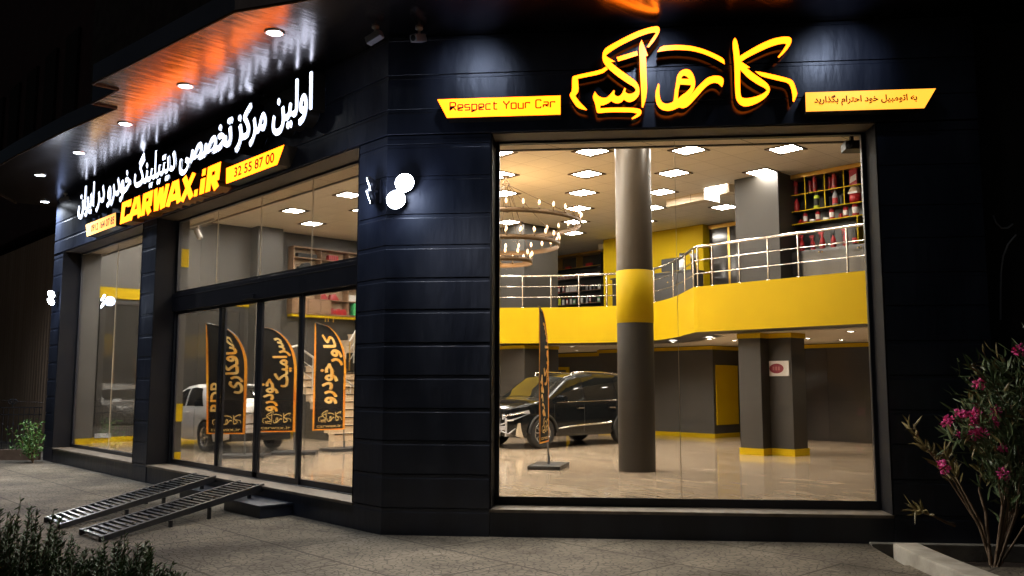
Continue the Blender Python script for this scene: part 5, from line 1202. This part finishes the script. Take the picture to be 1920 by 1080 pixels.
for k in range(6):
    x = -30+k*2.2; g.box(x, x+1.2, 1.10, 1.185, 9.5, 12.5)
g.build('shutter', mat('dull_black_shutter', (.012, .008, .008), .9), t)
t = thing('side_building', 'black plain building wall beyond the right end of the shop', 'building', RP(10, .6, 0))
g = MB(); g.box(7.52, 18, .35, .8, -.3, 11, RP); g.build('wall', M['groove'] if False else vary(mat('black_render', (.012, .012, .012), .85), (.018, .017, .016), 3), t)
g = MB(); g.box(8.6, 9.9, .31, .349, 3.2, 5.6, RP); g.box(8.6, 9.9, .30, .309, 4.55, 4.6, RP); g.build('shutter', M['cab'], t)
g = MB(); q = lambda px, py: RP(*(lambda a: (a[0], .30, a[1]))(on_r(px, py, .30)))
g.tube([q(1862, 404), q(1868, 418), q(1878, 428), q(1890, 427), q(1899, 420)], .012, 6); g.tube([q(1905, 440), q(1890, 458), q(1881, 480), q(1877, 510), q(1876, 548), q(1876, 600)], .012, 6); tag(g.build('wall_cable', M['grey_plastic']), 'thin grey cable looping on the dark wall at the far right', 'cable')
# iron fence at the left end
fa = Vector((-14.86, -.06, 0)); fd = Vector((-RT[0], -RT[1], 0)).normalized(); fz = lambda u, z: fa+fd*u+Vector((0, 0, z))
t = thing('iron_fence', 'low black wrought iron fence with spear tips on a brown curb', 'fence', fz(1, 0))
g = MB(); nrm = Vector((fd.y, -fd.x, 0))
g.box(.0, 2.6, -.07, .07, -.02, .26, lambda a, b_, c: fz(a, c)+nrm*b_); g.build('curb', vary(mat('brown_curb_stone', (.14, .09, .06), .8), (.2, .13, .09), 5), t, bevel=.008)
for z in (.42, 1.12, 1.30): g = MB(); g.box(0, 2.6, -.015, .015, z-.012, z+.012, lambda a, b_, c: fz(a, c)+nrm*b_); g.build('rail', M['iron'], t)
for k in range(20):
    u = .06+k*.13; g = MB(); g.tube([fz(u, .26), fz(u, 1.3)], .010, 6)
    g.lathe([(.010, -.05), (.028, 0), (.010, .05)], fz(u, .8+.08*(k % 2)), 8); g.build('baluster', M['iron'], t)
g = MB(); c = fz(.75, 1.31)
for sg in (1, -1):
    pts = [c+fd*sg*(.02+.09*math.sin(a))+Vector((0, 0, .10+.09*math.cos(a)+.02*a)) for a in [k/10*math.pi*1.5 for k in range(11)]]; g.tube(pts, .012, 6)
g.tube([c, c+Vector((0, 0, .30))], [.014, .004], 6); g.build('finial', M['iron'], t)
g = MB(); g.tube([fz(-.02, 1.42), fz(.9, 1.47), fz(1.9, 1.50), fz(2.6, 1.6)], .006, 5); tag(g.build('wire', M['black']), 'thin dark wire stretched above the iron fence', 'wire')
# ---------------- concrete kerb wall beside the planting bed
k0, k1 = RP(5.985, -.80), RP(6.30, -.74)
dirv = (on_z(1745, 1052, .15)-on_z(1676, 1018, .15)); dirv.z = 0; dirv.normalize(); wd = (k1-k0)
g = MB(); nseg = 8; V = []
for i in range(nseg+1):
    u = i/nseg; base = k0+dirv*(u*3.2)+Vector((RD[0], RD[1], 0))*(.35*u*u)
    V += [Vector((base.x, base.y, -.16)), Vector((base.x+wd.x*.92, base.y+wd.y*.92, -.16)), Vector((base.x+wd.x*.92, base.y+wd.y*.92, .15)), Vector((base.x, base.y, .15))]
g.add(V, [(4*i+a, 4*i+(a+1) % 4, 4*i+4+(a+1) % 4, 4*i+4+a) for i in range(nseg) for a in range(4)]+[(0, 1, 2, 3), tuple(4*nseg+a for a in (3, 2, 1, 0))])
tag(g.build('kerb_wall', M['concrete'], bevel=.02), 'pale cast concrete kerb wall at the bottom right beside the planting bed', 'kerb')
# ---------------- plants
def leaf_shape(g, p, d, n, Ln, Wd2, bend=.15, m_=0):
    d = d.normalized(); s = d.cross(n); s = s.normalized() if s.length > 1e-4 else Vector((1, 0, 0)); n = s.cross(d).normalized()
    a = p; b1 = p+d*Ln*.35+s*Wd2-n*.0; b2 = p+d*Ln*.35-s*Wd2; m1 = p+d*Ln*.38+n*Wd2*.35; c1 = p+d*Ln*.72+s*Wd2*.75-n*Ln*bend*.5; c2 = p+d*Ln*.72-s*Wd2*.75-n*Ln*bend*.5; m2_ = p+d*Ln*.74+n*(Wd2*.3-Ln*bend*.5); e = p+d*Ln-n*Ln*bend
    g.add([a, b1, b2, m1, c1, c2, m2_, e], [(0, 1, 3), (0, 3, 2), (1, 4, 6, 3), (3, 6, 5, 2), (4, 7, 6), (6, 7, 5)], m_)
R_ = random.Random(11)
def rv(): return Vector((R_.gauss(0, 1), R_.gauss(0, 1), R_.gauss(0, 1))).normalized()
# oleander
ob = RP(7.0, -.85, -.17)
t = thing('oleander', 'pink flowering oleander shrub at the lower right in front of the black wall', 'shrub', ob)
def op(px, py, dd): s, z = on_r(px, py, dd); return RP(s, dd, z)
TW = [((1865, 1050), (1838, 990), (1790, 900), (1745, 850), (1706, 800), -.75), ((1865, 1050), (1842, 985), (1812, 930), (1790, 890), (1770, 840), -.8), ((1862, 1045), (1836, 985), (1800, 930), (1770, 885), (1735, 835), -.65),
      ((1855, 1040), (1848, 960), (1836, 920), (1840, 880), (1850, 810), -.85), ((1790, 985), (1775, 980), (1755, 970), (1735, 962), (1716, 956), -.8),
      ((1870, 1060), (1880, 960), (1880, 900), (1860, 830), (1800, 790), -.9), ((1872, 1060), (1890, 950), (1890, 860), (1875, 800), (1830, 765), -.95), ((1874, 1060), (1900, 940), (1905, 840), (1895, 760), (1850, 730), -.9),
      ((1876, 1060), (1915, 920), (1920, 820), (1915, 730), (1885, 690), -.85), ((1878, 1060), (1930, 900), (1940, 800), (1935, 700), (1920, 650), -.9), ((1876, 1060), (1905, 960), (1915, 880), (1905, 820), (1880, 790), -1.1), ((1870, 1060), (1895, 980), (1905, 930), (1895, 880), (1870, 850), -1.0), ((1868, 1055), (1880, 950), (1868, 880), (1830, 830), (1785, 815), -.95), ((1868, 1055), (1885, 900), (1875, 820), (1845, 780), (1815, 755), -1.0), ((1870, 1055), (1895, 860), (1885, 760), (1860, 715), (1835, 700), -1.0), ((1876, 1060), (1925, 980), (1935, 930), (1925, 880), (1900, 850), -.7)]
sg_ = MB(); lf_ = MB()
ends = []
for ti, tw in enumerate(TW):
    dd = tw[-1]; pts = [op(x, y, dd+.06*i*(1 if ti % 2 else -1)) for i, (x, y) in enumerate(tw[:-1])]; pts[0] = pts[0] if tw[0][1] < 1030 else ob.lerp(pts[0], .5)
    n = len(pts); sg_.tube(pts, [.022-.018*i/(n-1) if ti < 8 else .014-.010*i/(n-1) for i in range(n)], 6)
    dry = ti in (0, 1, 2, 3, 4); ends.append((pts, dry))
    cnt = 30 if dry else 150
    for k in range(cnt):
        u = R_.uniform(.62 if dry else .35, 1)*(n-1); i = min(int(u), n-2); p = pts[i].lerp(pts[i+1], u-i); ax_ = (pts[i+1]-pts[i]).normalized()
        if not dry: p = p+rv()*R_.uniform(0, .30)
        d = (ax_*.8+rv()*.75+Vector((0, 0, .1))).normalized(); leaf_shape(lf_, p, d, rv(), R_.uniform(.11, .21), R_.uniform(.011, .019), R_.uniform(.0, .3), 1 if dry or R_.random() < .12 else 0)
sg_.build('stem', M['stem'], t); lf_.build('leaves', [M['leaf'], M['leaf_dry']], t)
for (px, py, dd, sz) in ((1836, 719, -.95, 1), (1778, 790, -.85, 1.1), (1800, 776, -.85, .8), (1811, 776, -.8, .7), (1830, 776, -.95, .9), (1826, 789, -.9, .8), (1868, 773, -.95, 1), (1866, 794, -.95, .7), (1840, 812, -.95, 1.1), (1828, 815, -.9, .9), (1800, 813, -.9, .5), (1767, 868, -.8, .7), (1772, 880, -.8, .8), (1881, 888, -1.0, 1.1), (1912, 655, -.9, 1.1), (1880, 840, -1, .6)):
    c = op(px, py, dd-.28); g = MB()
    for k in range(int(48*sz)):
        d = rv(); p = c+d*R_.uniform(.01, .055)*sz; leaf_shape(g, p, (d+rv()*.6), rv(), .035, .014, .3)
    g.build('flower', M['pink'], t)
# rosemary-like bushes in the left foreground
def needle_bush(c, rad, hgt, ns, label, seed):
    rr = random.Random(seed); t = thing('rosemary_bush', label, 'bush', c); g = MB(); s = MB(); c = Vector(c)
    for i in range(ns):
        a = rr.uniform(0, 2*math.pi); q = math.sqrt(rr.random()); b_ = c+Vector((rad*.55*q*math.cos(a), rad*.55*q*math.sin(a), 0))
        top_ = c+Vector((rad*1.05*q*math.cos(a), rad*1.05*q*math.sin(a), hgt*(1-.5*q**2)*rr.uniform(.72, 1.14)))
        mid = b_.lerp(top_, .55)+Vector((rr.uniform(-.05, .05), rr.uniform(-.05, .05), .03)); P = [b_, mid, top_]
        s.tube(P, [.006, .004, .002], 4, caps=False)
        for k in range(120):
            u = rr.uniform(.22, 1); p = P[0].lerp(P[1], u/.55) if u < .55 else P[1].lerp(P[2], (u-.55)/.45); ax_ = (top_-b_).normalized()
            d = (ax_*rr.uniform(.45, 1.0)+Vector((rr.gauss(0, 1), rr.gauss(0, 1), rr.gauss(0, .6))).normalized()*.8).normalized(); Ln = rr.uniform(.042, .07)*(1.15-.5*u)
            w = d.cross(Vector((rr.random(), rr.random(), rr.random()))).normalized()*.0034; g.add([p-w, p+w, p+d*Ln*.6+w*1.2, p+d*Ln, p+d*Ln*.6-w*1.2], [(0, 1, 2, 3, 4)])
    s.build('stem', M['stem'], t); g.build('leaves', M['leaf_dark'], t)
def gp(px, D): # ground point at horizontal distance D along the column px
    d = ray(px, 720); k = D/math.hypot(d[0], d[1]); return Vector((CAM[0]+d[0]*k, CAM[1]+d[1]*k, 0))
needle_bush(gp(40, 6.9), .52, 1.02, 260, 'tall dark needle leaved bush at the lower left, nearest the frame edge', 1)
needle_bush(gp(150, 6.5), .5, .74, 260, 'dark needle leaved bush in front of the ramp feet', 2)
needle_bush(gp(245, 6.8), .46, .76, 280, 'rounded dark needle leaved bush at the lower left, rightmost of the three', 3)
# leafy plant by the fence
pc = on_z(62, 868, 0); t = thing('leafy_plant', 'small bright green leafy plant in front of the iron fence', 'plant', pc); s = MB(); g = MB()
for i in range(16):
    a = R_.uniform(0, 6.28); top_ = pc+Vector((.5*math.cos(a)*R_.random(), .5*math.sin(a)*R_.random(), R_.uniform(.4, 1.0)))+fd*.15; s.tube([pc, pc.lerp(top_, .6)+Vector((0, 0, .08)), top_], [.008, .006, .003], 5)
    for k in range(26):
        p = pc.lerp(top_, R_.uniform(.35, 1.05))+rv()*.09; leaf_shape(g, p, (rv()+Vector((0, 0, .2))), rv(), R_.uniform(.06, .11), R_.uniform(.018, .03), .25)
s.build('stem', M['stem'], t); g.build('leaves', vary(mat('fresh_green_leaves', (.05, .13, .025), .5), (.09, .2, .04), 6), t)
